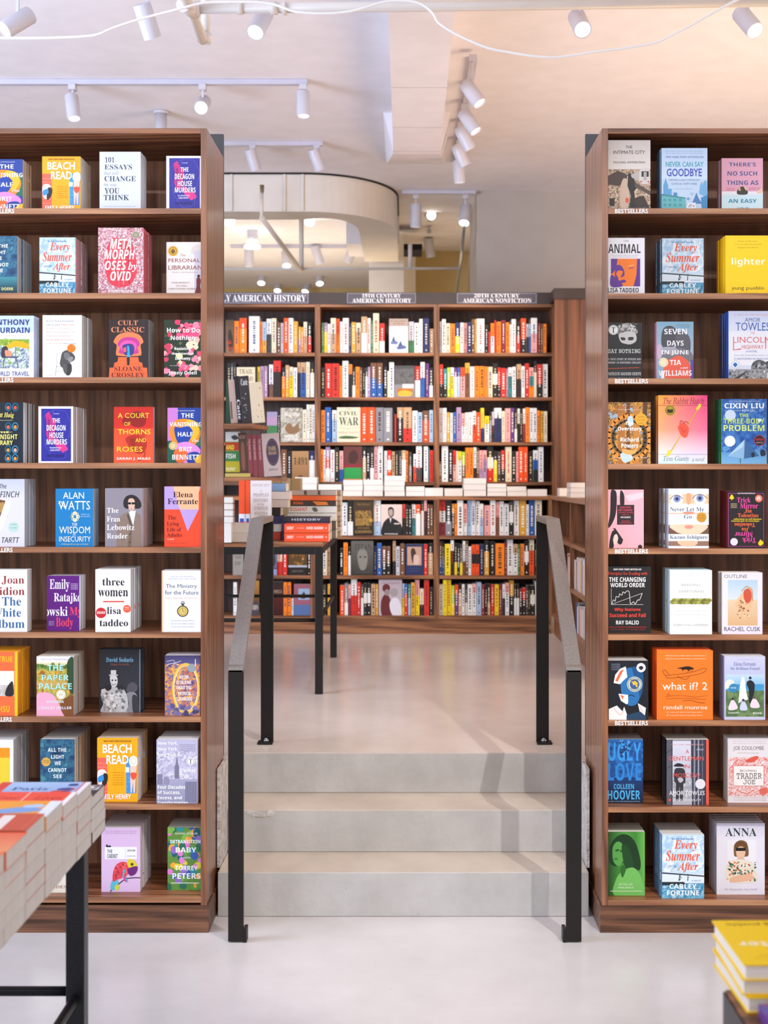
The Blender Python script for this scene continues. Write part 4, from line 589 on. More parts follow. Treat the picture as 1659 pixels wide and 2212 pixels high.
ART['wreath'] = ('e1dbde', SMALL(12, 90, (4, 7.5), 'b4a8ae', 'what a great book for any entrepreneur') + ''';T s 13 83 13 20.5 4a4648 |JOE COULOMBE;T s 22 72 22.5 24.5 a09898 |WITH PATTY CIVALLERI;N 2 30 98 90 34 14 3 e9e2e2 e1dbde df8a80 e6d4d2 d86a5c e9e2e2 e4cfcc;B d85a4a 40 36 54 30 68 28 70 32 56 38;K 1.4 d85a4a 8 46 22 34 40 38;K 1.4 d85a4a 82 30 94 38 90 50;K 1.4 d85a4a 20 80 44 86 60 80;B d86a5c 72 80 88 76 92 84 78 88;R 13 43 83 74 ece6e2;F 13 43 83 74 1 c4524a;T s 28 66 49 52.5 5a5250 |BECOMING;T M 20 78 54.5 63 3a3432 |TRADER;T M 36 63 64.5 71.5 3a3432 |JOE;''' + SMALL(14, 88, (91, 94.5), 'b8a8a8', 'how i did business my way and still beat the big guys'))
ART['green'] = ('3f8a34', '''H 0 0 100 100 1f4a20 3a7c30 4f9a40 3f8a34 6ab455;B 163a1a 6 24 24 8 50 4 74 16 88 44 86 60 70 56 56 40 40 50 20 54 4 46;B 5aa44c 14 26 24 16 38 18 46 32 42 46 30 54 16 46;B 2a6026 22 28 30 27 31 30 22 31;B 2a6026 34 29 42 28 42 31 35 32;B 3a7a32 18 42 26 41 27 44 20 44;B 1c4a20 38 22 52 22 66 40 68 58 54 62 44 50;B 74c060 20 100 22 76 40 62 66 56 84 64 96 84 98 100;B 2a6a28 34 58 44 52 50 58 40 72;T s 30 68 81 84 dff0d6 |GETTING LOST;T s 28 70 86 89 dff0d6 |ANNIE ERNAUX;R 8 92.5 92 93.5 cfe6c4''')
ART['bob'] = ('e3e0ea', '''V 0 0 100 22 cfcbe0 e3e0ea;R 22 24 82 82 e9e8ee;T S 18 83 7 18.5 2c3f38 |ANNA;B 7a5638 36 44 36 32 42 26 52 24 62 27 66 36 66 45 60 47 40 47;B e6bda0 42 34 58 34 59 44 54 49 46 49 41 44;B 6a4828 38 30 50 25 62 30 62 36 50 32 40 36;R 40 34.5 60 39 1c1a1c;B e0b496 44 48 56 48 58 55 42 55;B e6dccb 22 82 20 62 26 54 40 51 60 51 74 55 80 66 82 82;X 22 54 80 81 110 2.3 6 2f6a54 e8824a f2ece0 c9583c 4a8a6c efc8a8 24443c;B e2b494 30 76 52 72 72 72 76 78 50 82 28 82;T I 16 84 91 94.5 a8a4b4 |The Biography Amy Odell''')

# ------------------------------------------------------------------ books facing out in the two walnut bookcases
ORD = ['top', 'second', 'third', 'fourth', 'fifth', 'sixth', 'seventh', 'eighth', 'bottom']
NTH = ['front', 'second', 'third', 'fourth', 'fifth', 'sixth', 'seventh', 'eighth', 'ninth', 'tenth']
rnd = random.Random(11)
def stack_of(side, row, x0, x1, ytop, back, n, depth, key, desc, hard=False, spine=None, yaw=0.0, jit=0.002):
    rows = ROWS_L if side == 'left' else ROWS_R
    zs = Z(rows[row], BY0); d = BY0 + back
    W = (x1 - x0) * d / F; H = Z(ytop, d) - zs; T = depth / n
    base, src = ART[key]
    shape = book_shape(key, W, H, T * 0.985, base, spine or base, src, hard)
    cx = X((x0 + x1) / 2, d)
    lim = (LX1 - 0.0225 - W / 2 - 0.001) if side == 'left' else (RX0 + 0.0225 + W / 2 + 0.001)
    for i in range(n):
        xx = cx + (rnd.uniform(-1, 1) * jit if i else 0)
        xx = min(xx, lim) if side == 'left' else max(xx, lim)
        lab = '%s, %s copy, %s shelf, %s bookcase' % (desc, NTH[i] if n == 1 or i == 0 else NTH[i] + ' back', ORD[row], side)
        put_book(shape, 'hardcover_book' if hard else 'paperback_book', (xx, d + i * T, zs + 0.0003), lab,
                 'copies facing out in the %s bookcase, %s shelf' % (side, ORD[row]) + ', ' + key, cat='book')
S = stack_of
S('left', 0, -33, 49, 344, .07, 4, .112, 'faces', 'blue paperback with orange and pink blobs')
S('left', 0, 91, 174, 338, .075, 6, .165, 'beach', 'yellow paperback with beach scene')
S('left', 0, 215, 304, 328, .05, 4, .115, 'essays', 'pale grey paperback with dark lettering')
S('left', 0, 364, 441, 337, .035, 5, .13, 'decagon', 'indigo paperback with white border', spine='eae6ee')
S('left', 1, -46, 37, 510, .04, 6, .19, 'light', 'stormy blue sea paperback')
S('left', 1, 85, 163, 513, .08, 6, .19, 'summer', 'pale blue lake paperback with orange script', spine='5f9ac4')
S('left', 1, 212, 310, 492, .025, 5, .16, 'meta', 'pink patterned hardback with white brush lettering', True, 'd8505c')
S('left', 1, 367, 446, 523, .06, 3, .08, 'librarian', 'cream paperback with gold seal')
S('left', 2, -27, 73, 682, .02, 3, .07, 'travel', 'white and blue hardback with cafe painting', True, 'b8c4de')
S('left', 2, 92, 177, 681, .02, 7, .155, 'ball', 'white paperback with orange ball figure')
S('left', 2, 235, 321, 690, .05, 4, .115, 'cult', 'black paperback with orange arch', spine='241c20')
S('left', 2, 359, 441, 691, .035, 2, .05, 'floral', 'pink rose paperback')
S('left', 3, -35, 50, 869, .02, 5, .15, 'windows', 'navy paperback with glowing windows')
S('left', 3, 83, 158, 878, .02, 8, .205, 'decagon', 'indigo paperback with white border', spine='eae6ee')
S('left', 3, 246, 331, 879, .02, 1, .03, 'thorns', 'red paperback with yellow lettering')
S('left', 3, 369, 443, 881, .03, 3, .08, 'faces', 'blue paperback with orange and pink blobs')
S('left', 4, -40, 53, 1035, .02, 4, .14, 'finch', 'thick grey paperback with torn paper picture')
S('left', 4, 120, 201, 1056, .02, 4, .09, 'watts', 'bright blue paperback with knot emblem')
S('left', 4, 227, 308, 1055, .02, 6, .2, 'coat', 'grey paperback with person in brown coat')
S('left', 4, 355, 434, 1051, .012, 2, .05, 'vee', 'orange and lilac paperback with peach triangle')
S('left', 5, -25, 59, 1231, .015, 3, .06, 'album', 'white paperback with red and blue lettering')
S('left', 5, 101, 171, 1244, .045, 3, .1, 'violet', 'purple paperback with large white lettering')
S('left', 5, 206, 282, 1230, .008, 5, .19, 'three', 'white paperback with black lettering and red seal', spine='f0edee')
S('left', 5, 349, 434, 1233, .008, 3, .08, 'watch', 'pale grey paperback with pocket watch')
S('left', 6, -40, 38, 1408, .012, 8, .165, 'boxphoto', 'orange hardback with yellow lettering', True, 'f0a01c')
S('left', 6, 79, 159, 1418, .01, 5, .165, 'lakeside', 'painted lakeside paperback with pale blue lettering')
S('left', 6, 214, 304, 1403, .085, 2, .06, 'clown', 'black and white clown photograph hardback', True, '2a2c33')
S('left', 6, 356, 432, 1416, .02, 4, .1, 'oval', 'purple sky paperback with gold ring')
S('left', 7, -35, 29, 1598, .03, 9, .2, 'bands', 'yellow and orange striped paperback')
S('left', 7, 87, 161, 1597, .03, 8, .25, 'light', 'stormy blue sea paperback')
S('left', 7, 210, 297, 1594, .035, 7, .18, 'beach', 'yellow paperback with beach scene')
S('left', 7, 338, 427, 1598, .008, 5, .17, 'tower', 'lilac grey skyscraper paperback')
S('left', 8, 70, 147, 1795, .05, 3, .09, 'cream', 'cream paperback with brown lettering')
S('left', 8, 219, 303, 1788, .06, 7, .2, 'chameleon', 'pale pink paperback with red chameleon')
S('left', 8, 362, 436, 1787, .08, 5, .13, 'camo', 'multicoloured camouflage paperback')

S('right', 0, 1313, 1405, 303, .02, 1, .03, 'city', 'sepia train street hardback', True, 'b8aca4')
S('right', 0, 1429, 1528, 320, .03, 5, .1, 'goodbye', 'pale blue city skyline paperback', spine='7aa4cc')
S('right', 0, 1559, 1648, 342, .08, 4, .08, 'easy', 'pink and pale blue paperback', spine='d0a0b0')
S('right', 1, 1304, 1385, 514, .03, 2, .05, 'orangeface', 'white paperback with orange and purple face', spine='ee6a28')
S('right', 1, 1430, 1520, 515, .09, 5, .13, 'summer', 'pale blue lake paperback with orange script', spine='6f96bc')
S('right', 1, 1567, 1663, 509, .03, 5, .13, 'lighter', 'plain yellow paperback', spine='f2b80e')
S('right', 2, 1305, 1381, 697, .04, 2, .06, 'sayno', 'black paperback with half a face photograph', spine='2f9a52')
S('right', 2, 1419, 1498, 695, .03, 3, .07, 'couple', 'grey blue paperback with orange shirt', spine='e0aabc')
S('right', 2, 1574, 1668, 672, .02, 4, .13, 'highway', 'tall white hardback with road landscape', True, '2450a4')
S('right', 3, 1308, 1401, 869, .02, 1, .03, 'forest', 'brown forest paperback with gold seal')
S('right', 3, 1422, 1528, 854, .02, 2, .06, 'heart', 'tall red and pink hardback with heart and arrow', True, 'd8883a')
S('right', 3, 1558, 1656, 862, .03, 3, .09, 'pyramid', 'deep blue paperback with pyramid', spine='3f9a2c')
S('right', 4, 1306, 1385, 1058, .03, 1, .025, 'pink', 'pale pink paperback with black square')
S('right', 4, 1444, 1531, 1056, .02, 10, .2, 'gaze', 'white paperback with close up eyes', spine='c8d0e4')
S('right', 4, 1571, 1652, 1061, .03, 5, .12, 'spades', 'black paperback with pink and orange lettering', spine='7a1c24')
S('right', 5, 1312, 1406, 1224, .045, 3, .09, 'chart', 'black hardback with white line chart', True, '1c1a1b')
S('right', 5, 1447, 1538, 1232, .012, 6, .15, 'braid', 'white hardback with green braid', True, 'b8ccd4')
S('right', 5, 1560, 1647, 1237, .012, 3, .07, 'shell', 'pale lilac paperback with seashell', spine='d8ccc4')
S('right', 6, 1311, 1398, 1427, .01, 4, .12, 'bluewoman', 'black paperback with blue face')
S('right', 6, 1419, 1540, 1405, .01, 3, .1, 'plane', 'large orange hardback with aeroplane drawing', True, 'ee5a14')
S('right', 6, 1565, 1653, 1418, .008, 3, .08, 'bride', 'lilac paperback with bride by the sea', spine='a8a8d0')
S('right', 7, 1311, 1389, 1597, .055, 4, .12, 'ugly', 'blue paperback with huge blue lettering')
S('right', 7, 1440, 1531, 1598, .03, 5, .12, 'hatman', 'grey paperback with man in a hat', spine='1c1a20')
S('right', 7, 1572, 1666, 1594, .06, 2, .07, 'wreath', 'white paperback with red food wreath')
S('right', 8, 1312, 1393, 1797, .05, 5, .13, 'green', 'green tinted portrait paperback')
S('right', 8, 1430, 1521, 1803, .015, 6, .17, 'summer', 'pale blue lake paperback with orange script', spine='6f96bc')
S('right', 8, 1548, 1652, 1778, .06, 4, .13, 'bob', 'white hardback with bob haired person', True, 'c9c6d6')

# ------------------------------------------------------------------ the far bookcases on the raised floor
FU, FL = 10.07, 9.72                      # front planes of the upper and lower halves
PAL = dict(o='ff8a1e', O='f2551e', r='d8352a', m='8a2e3a', y='f5d522', g='e0a63c', w='efede8', c='e8dcbe', t='c9a27a', n='7a5238', k='2a2524', K='4a4646', s='8e8c90', b='2f5fa8', B='27305c',
           l='a9c4de', p='6b3e86', P='efa9a4', q='b08fb0', G='3f7a4a', e='3f8c8c', v='b7cf3a', S='c9c9cf')
CNAME = dict(o='orange', O='red orange', r='red', m='maroon', y='yellow', g='mustard', w='white', c='cream', t='tan', n='brown', k='black', K='dark grey', s='grey', b='blue', B='navy', l='pale blue', p='purple', q='mauve', P='pink', G='green', e='teal', v='lime', S='silver grey')
ORD7 = ['top', 'second', 'third', 'fourth', 'fifth', 'sixth', 'bottom']
COUNT = ['first', 'second', 'third', 'fourth', 'fifth', 'sixth', 'seventh', 'eighth', 'ninth', 'tenth', 'eleventh', 'twelfth', 'thirteenth', 'fourteenth', 'fifteenth', 'sixteenth', 'seventeenth', 'eighteenth', 'nineteenth', 'twentieth']
COUNT += ['twenty-' + c for c in COUNT[:9]] + ['thirtieth'] + ['thirty-' + c for c in COUNT[:9]]
UP_Y = [762, 858, 955, 1041]; LO_Y = [1157, 1243, 1330]
BAYS = [(-1.40, 'early american history sign'), ]
XB = [X(431, FU), X(686, FU), X(943, FU), X(1199, FU)]
XBL = [X(412, FL), X(677, FL), X(943, FL), X(1191, FL)]
SIGNS = [('EARLY AMERICAN HISTORY', None), ('19TH CENTURY', 'AMERICAN HISTORY'), ('20TH CENTURY', 'AMERICAN NONFICTION')]
SBOX = [(440, 668), (749, 899), (986, 1160)]
SLAB = ['leftmost, partly hidden brown bookcase unit along the far wall', 'middle brown bookcase unit along the far wall', 'brown bookcase unit along the far wall beside the tall wooden end panel']
LBASE = Z(1330, FL) - .0265
def far_unit(i):
    u = thing('bookcase', SLAB[i], 'bookcase', group=None)
    pt = 0.021
    x0, x1 = XB[i], XB[i + 1]
    zt, zb = Z(657, FU), Z(1072, FL) + .001
    for xa in (x0, x1 - pt): MB().box(xa, xa + pt, FU, FU + 0.30, zb, zt).build('side_panel', FWZ, u)
    MB().box(x0 + pt, x1 - pt, FU, FU + 0.30, zt - 0.022, zt).build('top_panel', FWX, u)
    MB().box(x0 + pt, x1 - pt, FU + 0.285, FU + 0.297, zb, zt - 0.022).build('back_panel', FWBACK, u)
    for py in UP_Y: MB().box(x0 + pt, x1 - pt, FU + 0.002, FU + 0.285, Z(py, FU) - 0.025, Z(py, FU)).build('shelf', FWX, u)
    hb = MB().box(x0, x1, FU - 0.004, FU + 0.02, zt + 0.0005, Z(632, FU)).build('header_board', MFHEAD, u)
    l0, l1 = XBL[i], XBL[i + 1]
    lt = Z(1072, FL)
    for xa in (l0, l1 - pt * 1.0): MB().box(xa, xa + pt, FL, FL + 0.62, LBASE, lt - 0.0285).build('side_panel', FWZ, u)
    MB().box(l0, l1, FL - 0.002, FL + 0.64, lt - 0.028, lt).build('counter_ledge', FWX, u)
    MB().box(l0 + pt, l1 - pt, FL + 0.34, FL + 0.352, LBASE, lt - 0.0285).build('back_panel', FWBACK, u)
    for py in LO_Y: MB().box(l0 + pt, l1 - pt, FL + 0.002, FL + 0.34, Z(py, FL) - 0.026, Z(py, FL)).build('shelf', FWX, u)
    MB().box(l0, l1, FL + 0.02, FL + 0.62, PLAT + 0.001, LBASE - .0005).build('plinth', FWX, u)
    # sign plate with a thin white outline
    sx0, sx1 = X(SBOX[i][0], FU), X(SBOX[i][1], FU); sz0, sz1 = Z(656, FU), Z(633, FU)
    sg = MB().box(sx0, sx1, FU - 0.009, FU - 0.0045, sz0, sz1).build('sign_plate', MSIGN, hb)
    b = MB(); Wd, Hd = sx1 - sx0, sz1 - sz0; art(b, Wd, Hd, 'F 1.2 6 98.8 94 .5 a9a5b0;' + ('T S 3.5 97 18 82 f4f3f5 |%s' % SIGNS[i][0] if not SIGNS[i][1] else 'T S 22 78 7 44 f4f3f5 |%s;T S 8 93 52 92 f4f3f5 |%s' % SIGNS[i]), (sx0 + sx1) / 2, sz0, FU - 0.0095)
    o = b.build('sign_lettering', MPRINT, sg); o['label'] = 'white serif lettering'
for i in range(3): far_unit(i)

# one entry per book: left edge, right edge, top edge (crop pixels) and colours from top to bottom; 'f' marks a cover facing out
A_, B_, C_, D_, E_, F_ = (480, 620, 4.1475), (840, 620, 3.77), (480, 880, 4.1475), (840, 880, 3.77), (480, 1100, 4.1475), (840, 1100, 3.77)
FARBOOKS = [
 (0, 0, A_, '30-106-295-n/k f,107-152-305-o,155-220-278-O/o,240-335-262-w,337-361-310-o,362-397-312-l/g,398-441-285-w/K,443-485-280-c,492-522-318-n,525-550-322-S,552-592-278-O,593-637-278-w,638-678-308-g,684-705-355-g/q,706-727-360-g/o,729-762-312-c/t,768-800-318-k/r'),
 (1, 0, A_, '890-911-320-G,912-943-320-q/y,945-971-330-w,972-1020-278-c/t,1022-1053-285-O/o,1056-1080-310-w,1081-1134-278-w,1136-1156-325-B,1158-1197-315-g,1200-1244-320-c/t,1247-1298-265-t/w,1299-1331-278-w,1333-1350-300-G,1352-1406-222-c,1410-1456-325-r/w'),
 (1, 0, B_, '2-158-258-t/w f,160-205-282-S/G,207-246-292-w,248-276-260-w,282-327-255-B,331-365-340-t'),
 (2, 0, B_, '415-430-280-S,432-465-262-w,466-499-295-c,500-540-298-o,541-580-290-B/y,582-610-290-w,612-638-292-P,640-674-285-B,675-697-262-n,698-715-262-g,716-779-258-w,782-810-305-k,812-828-365-r,830-859-295-o/w,861-873-270-r,875-915-283-o,917-950-270-m,952-981-288-o,983-999-305-w,1000-1035-262-w,1040-1070-280-k/r,1075-1118-255-O/k,1120-1137-300-S/k,1138-1156-300-l/b,1158-1208-252-w/P,1215-1235-295-m,1237-1255-300-n,1257-1284-300-o'),
 (0, 1, A_, '45-76-682-k,77-100-684-K,101-125-682-k,130-296-718-c f,297-313-715-k,315-340-715-y,342-375-710-q,376-406-708-q,420-458-695-w/n,460-525-660-r/k,535-565-720-k/o,567-600-700-t/g,602-635-715-c/y,638-672-722-w,674-700-675-t/k,702-750-675-t/b,752-785-672-c,790-825-675-k/w'),
 (1, 1, A_, '886-921-722-k,922-984-685-r,985-1048-685-r,1050-1076-705-o,1078-1131-662-w,1135-1165-692-o/k,1166-1193-720-k/w,1195-1234-715-o,1236-1253-720-n,1256-1282-725-k,1284-1305-722-K/w,1306-1327-715-q,1330-1383-680-n/b,1385-1438-680-n/b,1447-1478-715-k,1480-1496-752-c,1497-1540-675-w'),
 (1, 1, B_, '45-210-640-K/s f,212-256-645-r/w,258-293-612-w/b,297-328-622-p,330-360-655-k/w'),
 (2, 1, B_, '412-442-630-r/k,445-475-665-e/k,476-500-655-v,501-531-655-w/y,532-557-658-p/w,558-582-655-b/l,584-621-655-O/P,622-660-618-g/n,661-697-648-w,698-737-645-o,738-779-645-o,780-806-648-o,807-845-650-c,846-886-622-k/w/k,887-910-655-r/k,912-955-660-r,956-971-665-q,972-1003-655-w/e,1005-1035-650-w,1042-1079-628-t/k,1080-1108-645-w,1109-1142-622-r,1143-1180-655-P/e/o,1181-1204-605-k/c,1206-1251-630-r/k,1253-1294-628-w'),
 (0, 2, C_, '400-495-40-q/G f,497-520-20-k,523-718-5-S/t f,720-755-20-c,757-780--25-w,781-805--25-c,806-830--25-w'),
 (1, 2, C_, '887-921-25-o,922-976-0-b,985-1027-25-w/l,1028-1238-0-c f,1239-1305-0-O,1306-1371-0-O,1374-1447-2-s,1448-1526-5-s,1530-1545-30-k,1546-1561-60-r'),
 (1, 2, D_, '68-116-0-t/k,118-186-0-t/r,190-235-28-w,237-272-40-l,275-327-28-n/O,330-362-22-l'),
 (2, 2, D_, '411-440-5-S,441-471-5-w,473-498-40-g,500-523-45-w,525-550-40-b,551-590-0-q,592-621-48-P/w,622-645-42-w,646-682-40-w,683-711-30-w/O,712-748-40-O,749-777-5-y/B,779-818-70-y/w,820-838-35-k/s,839-858-35-S/k,860-918-5-w/B,920-947-30-c,948-991-8-P,992-1022-5-p,1024-1045-10-k/w,1046-1068-10-w/k,1069-1088-12-k,1090-1112-10-w/m,1113-1146-0-o,1148-1175-5-w,1176-1206-5-w,1207-1231-25-o,1236-1262-30-g,1263-1291-32-c'),
 (0, 3, C_, '530-580-380-n,582-622-395-k,625-776-392-t/n f,778-830-390-B/w'),
 (1, 3, C_, '880-906-375-o,907-925-380-w,926-968-355-q/r/w,970-1008-380-w,1010-1047-360-k,1050-1086-390-P/b,1088-1255-350-G/m/G f,1258-1290-355-k/t,1291-1325-355-k,1326-1360-355-k/w,1362-1396-350-P,1397-1440-345-w,1452-1478-390-w,1480-1516-385-r/w/O,1520-1548-395-t,1550-1580-390-k,1581-1612-390-K'),
 (1, 3, D_, '105-140-350-t/w,141-158-355-o,165-187-365-K/s,200-231-380-w/O,222-270-310-w/K,285-320-318-w,322-332-330-e,333-363-350-r'),
 (2, 3, D_, '410-428-440-n,430-483-315-w,487-520-345-k,522-548-350-r/P,549-563-355-c,564-593-358-y/w,595-622-362-v/n,625-656-328-o,657-688-328-o,690-714-325-w/k,715-736-330-n,737-766-350-P/q,767-798-350-P/q,800-851-320-k/w/r,853-884-355-k/y,885-912-360-K,914-944-350-r/k,950-1000-322-c,1002-1035-358-k,1036-1056-360-P,1058-1095-320-O,1096-1132-320-O,1138-1173-360-k,1175-1216-350-w/b/k,1218-1260-322-w'),
 (1, 4, C_, '1075-1122-852-w,1124-1173-838-k/w,1175-1356-838-n/k f,1358-1421-820-w/l,1422-1613-870-c/K f'),
 (1, 4, D_, '112-136-790-r/k,137-160-792-k,161-186-800-k,188-219-790-w/e,220-258-792-O/w,262-286-757-k/w,287-310-755-P/k,312-335-790-n,336-360-792-n'),
 (2, 4, D_, '412-461-758-r/w/m,462-512-758-k/s,513-535-785-g/k,536-556-785-o,558-607-755-w,608-638-785-P/w,640-672-752-l,673-705-752-S/w,706-740-765-w,741-771-785-w/l,775-826-798-P,827-870-750-w,872-899-768-P/n,900-937-765-w,938-978-785-w,980-1015-768-K/w/k,1018-1061-760-w,1065-1118-752-g,1119-1141-790-w,1142-1188-757-b,1190-1246-755-c/w'),
 (0, 5, E_, '95-190-370-s f,400-434-372-K,435-491-370-q/K f,493-539-370-c/r,542-584-370-r,592-762-370-n/k f,765-800-368-k'),
 (1, 5, E_, '895-940-350-c,942-972-345-t,975-1006-345-k,1055-1083-355-k,1087-1126-300-o,1130-1152-340-k/w,1155-1356-285-K/s f,1358-1384-335-B,1387-1430-305-b,1433-1470-335-n/k,1472-1508-335-n/k,1528-1556-285-t/k,1558-1592-335-S,1595-1636-310-n'),
 (1, 5, F_, '135-282-285-B f,284-316-285-r,320-360-280-k/t'),
 (2, 5, F_, '413-432-262-n/b,433-452-262-k/b,456-503-283-y,504-531-252-w/k,533-557-275-k/y,558-578-280-k,579-600-285-K/y,602-624-258-w/n,625-648-258-n,649-672-305-w,674-703-290-O/k/O,704-737-290-O/k/O,738-775-285-B,778-816-258-k/g,822-866-265-k,869-941-280-o,942-962-265-m,964-1012-248-w,1013-1050-285-t/w,1052-1068-288-G,1070-1103-283-o,1104-1140-258-k/w/k,1142-1183-248-c/O,1185-1220-290-k'),
 (0, 6, E_, '100-132-655-w,250-332-640-g/k f,445-547-650-n/m f,549-580-655-o,581-618-655-o,622-641-800-w,643-805-672-m/b f'),
 (1, 6, E_, '900-932-680-K,945-1000-672-g,1055-1096-682-O,1097-1128-665-s/w,1130-1154-675-P/m,1155-1208-622-w/r,1209-1241-655-r,1244-1267-670-K/w,1268-1298-665-k/w/k,1299-1331-665-k/w/k,1335-1373-670-t,1374-1399-672-g,1403-1612-628-q/w f'),
 (1, 6, F_, '109-127-605-l/y,128-152-610-b/r,155-178-612-e/l,181-213-600-g,214-250-575-P/y,252-285-648-c/k,287-328-578-r,330-360-640-k'),
 (2, 6, F_, '411-440-612-w,441-474-575-y,475-507-575-y,508-535-622-v/y,537-566-615-O/p,567-594-608-k/t,595-618-612-w,620-640-612-K/w,642-680-612-w,681-712-606-P/w,714-754-595-l,755-780-615-m,782-803-610-k,804-826-610-k/t,830-860-612-r,862-896-612-y,897-921-612-m,925-947-610-w/k,948-980-600-P/w,982-1018-580-g/k,1020-1040-610-k/w,1041-1062-610-k/w,1063-1086-650-m/k,1087-1116-640-r/k,1117-1134-620-K,1135-1151-622-k,1152-1190-622-k/w/k,1192-1217-585-w'),
]
FACE = {(0, 0, 30): 'V 0 0 100 100 5a4634 8a6a50;B 3a2c22 30 40 60 30 90 60 80 90 40 90;T J 20 70 60 75 e83a22 |Julius;T J 30 80 78 92 e83a22 |Scott',
 (1, 0, 2): 'R 0 0 100 22 b8a294;T s 8 92 5 9 6a5448 |IN THE HEART;T s 20 80 12 17 6a5448 |OF THE SEA;R 0 22 100 100 e6e6ea;P 4a5a8c 14 66 24 50 34 68;P 4a5a8c 44 84 60 64 72 80;B 6a7aa4 10 68 40 66 44 74 12 74;B 5a6a98 40 84 76 78 90 86 50 90',
 (0, 1, 130): 'T S 12 90 6 22 8a7a50 |TRAIL;T S 12 90 30 46 8a7a50 |OF TEARS;R 0 70 100 100 c8b890',
 (1, 1, 45): 'V 0 0 100 60 4a4a4c 6a6866;N 4 10 96 60 20 4 2 545456 6c6a68 5e5e60;R 40 58 96 72 d8d4d0;R 14 72 90 96 b8742a;B f0b040 20 84 50 78 86 84 80 96 24 96',
 (0, 2, 400): 'R 0 0 100 18 9a90b4;R 0 72 100 100 3a9a5c',
 (0, 2, 523): 'N 0 0 100 100 16 3 3 a9a69c c9c4b4 8c8678 d8d0bc;T b 20 90 14 24 e6e2d8 |HISTORY;B 8a6a4a 20 60 40 44 60 56 80 46 84 70 40 76;T b 18 80 80 87 f0ece4 |WOODY;T b 16 82 88 96 f0ece4 |HOLTON',
 (1, 2, 1028): 'T s 40 60 3 7 5a5a34 |THE;T S 10 90 11 23 2f5a44 |CIVIL;T S 9 93 28 52 2f5a44 |WAR;K 1.4 a8a068 10 58 50 62 92 58;T s 6 94 70 75 8a8650 |SHELBY FOOTE;B 4a6a3c 8 86 40 82 92 86 70 90 20 90',
 (0, 3, 625): 'V 0 0 100 100 b48a5c 94683f;T S 10 94 20 44 4a3a24 |1491;E 52 88 17 0 5f3a22',
 (1, 3, 1088): 'R 0 0 100 50 6a3a34;B 4a2a28 30 20 60 10 80 30 60 48 30 44;R 0 52 100 60 8a2a34;R 6 60 94 100 2f9a4a;R 0 92 100 100 e88a5a',
 (1, 4, 1175): 'V 0 0 100 100 4a3a24 2a2018;T s 18 82 7 13 9a7a44 |TEAM OF RIVALS;N 10 28 90 72 16 4 3 5a4428 8a6a38 a8843f 3a2a18;E 88 56 9 0 c8963a;T s 20 80 76 81 b08a4a |DORIS KEARNS;T S 8 92 85 94 b08a4a |GOODWIN',
 (1, 4, 1422): 'R 0 0 100 100 e2cfc4;B 2c2a2a 34 14 46 8 60 14 60 34 48 42 36 34;B b8a498 38 18 54 16 56 32 46 38 38 30;B 262424 8 66 26 48 44 42 62 46 84 56 98 70 100 100 6 100;P e8dcd4 40 44 50 44 46 60;R 62 60 88 64 e2cfc4;T b 18 80 93 97 e8e4e0 |DONALD',
 (0, 5, 95): 'R 0 0 100 100 9a9488;T b 20 80 20 34 6a645a |THE;T b 20 80 44 60 6a645a |OF',
 (0, 5, 435): 'R 0 0 100 70 6a6a8a;B 3a3a44 20 20 60 10 80 50 40 64;R 0 76 100 100 8a9ac4',
 (0, 5, 592): 'R 0 0 100 60 5a4424;X 10 10 90 58 14 8 4 a8742a 8a5a24 c89a4a;R 0 60 100 68 b8bcc8;R 0 68 100 100 2a2420;T s 20 80 80 88 8a8278 |HISTORY',
 (1, 5, 1155): 'V 0 0 100 100 6a665e 3a3834;B 8a867c 28 40 50 20 74 40 66 80 40 82;B 4a4842 34 46 46 44 44 50;B 4a4842 56 46 68 44 64 50;T S 14 92 8 26 4a4a40 |TITAN;T s 20 86 88 94 5a5850 |RON CHERNOW',
 (1, 5, 135): 'R 0 0 100 100 2a345c;R 10 8 90 68 c8a08a;B 4a342c 30 20 50 14 60 40 40 60;B e0c0b0 50 34 76 40 74 64 46 62;L 1 6a78a4 18 78 84 78;L 1 6a78a4 24 86 78 86',
 (0, 6, 250): 'V 0 0 100 60 b8823a 6a4420;R 0 60 100 100 4a4448;T S 10 90 70 86 d8d0c8 |JOHN',
 (0, 6, 445): 'V 0 0 100 40 2a201e 4a2420;V 0 40 100 100 5a1c18 3a1412;T s 6 90 24 34 b8a48c |AMERICA',
 (0, 6, 643): 'R 0 0 100 66 a06070;R 26 14 94 50 9ab4cc;B 3a3a44 40 44 60 24 70 44;R 0 66 100 100 5a74a4',
 (1, 6, 1403): 'V 0 0 100 100 b8a8b0 c8bcc4;B 6a2a2c 10 60 30 40 50 56 60 100 14 100;E 32 24 17 12 6a2a2c;E 36 36 12 9 9a8a86;E 66 36 17 12 a49c9c;B e4e0e8 46 70 60 52 84 54 98 80 96 100 60 100;T s 10 90 8 13 8a5a6a |THE WARMTH'}
fr = random.Random(5)
counters = {}
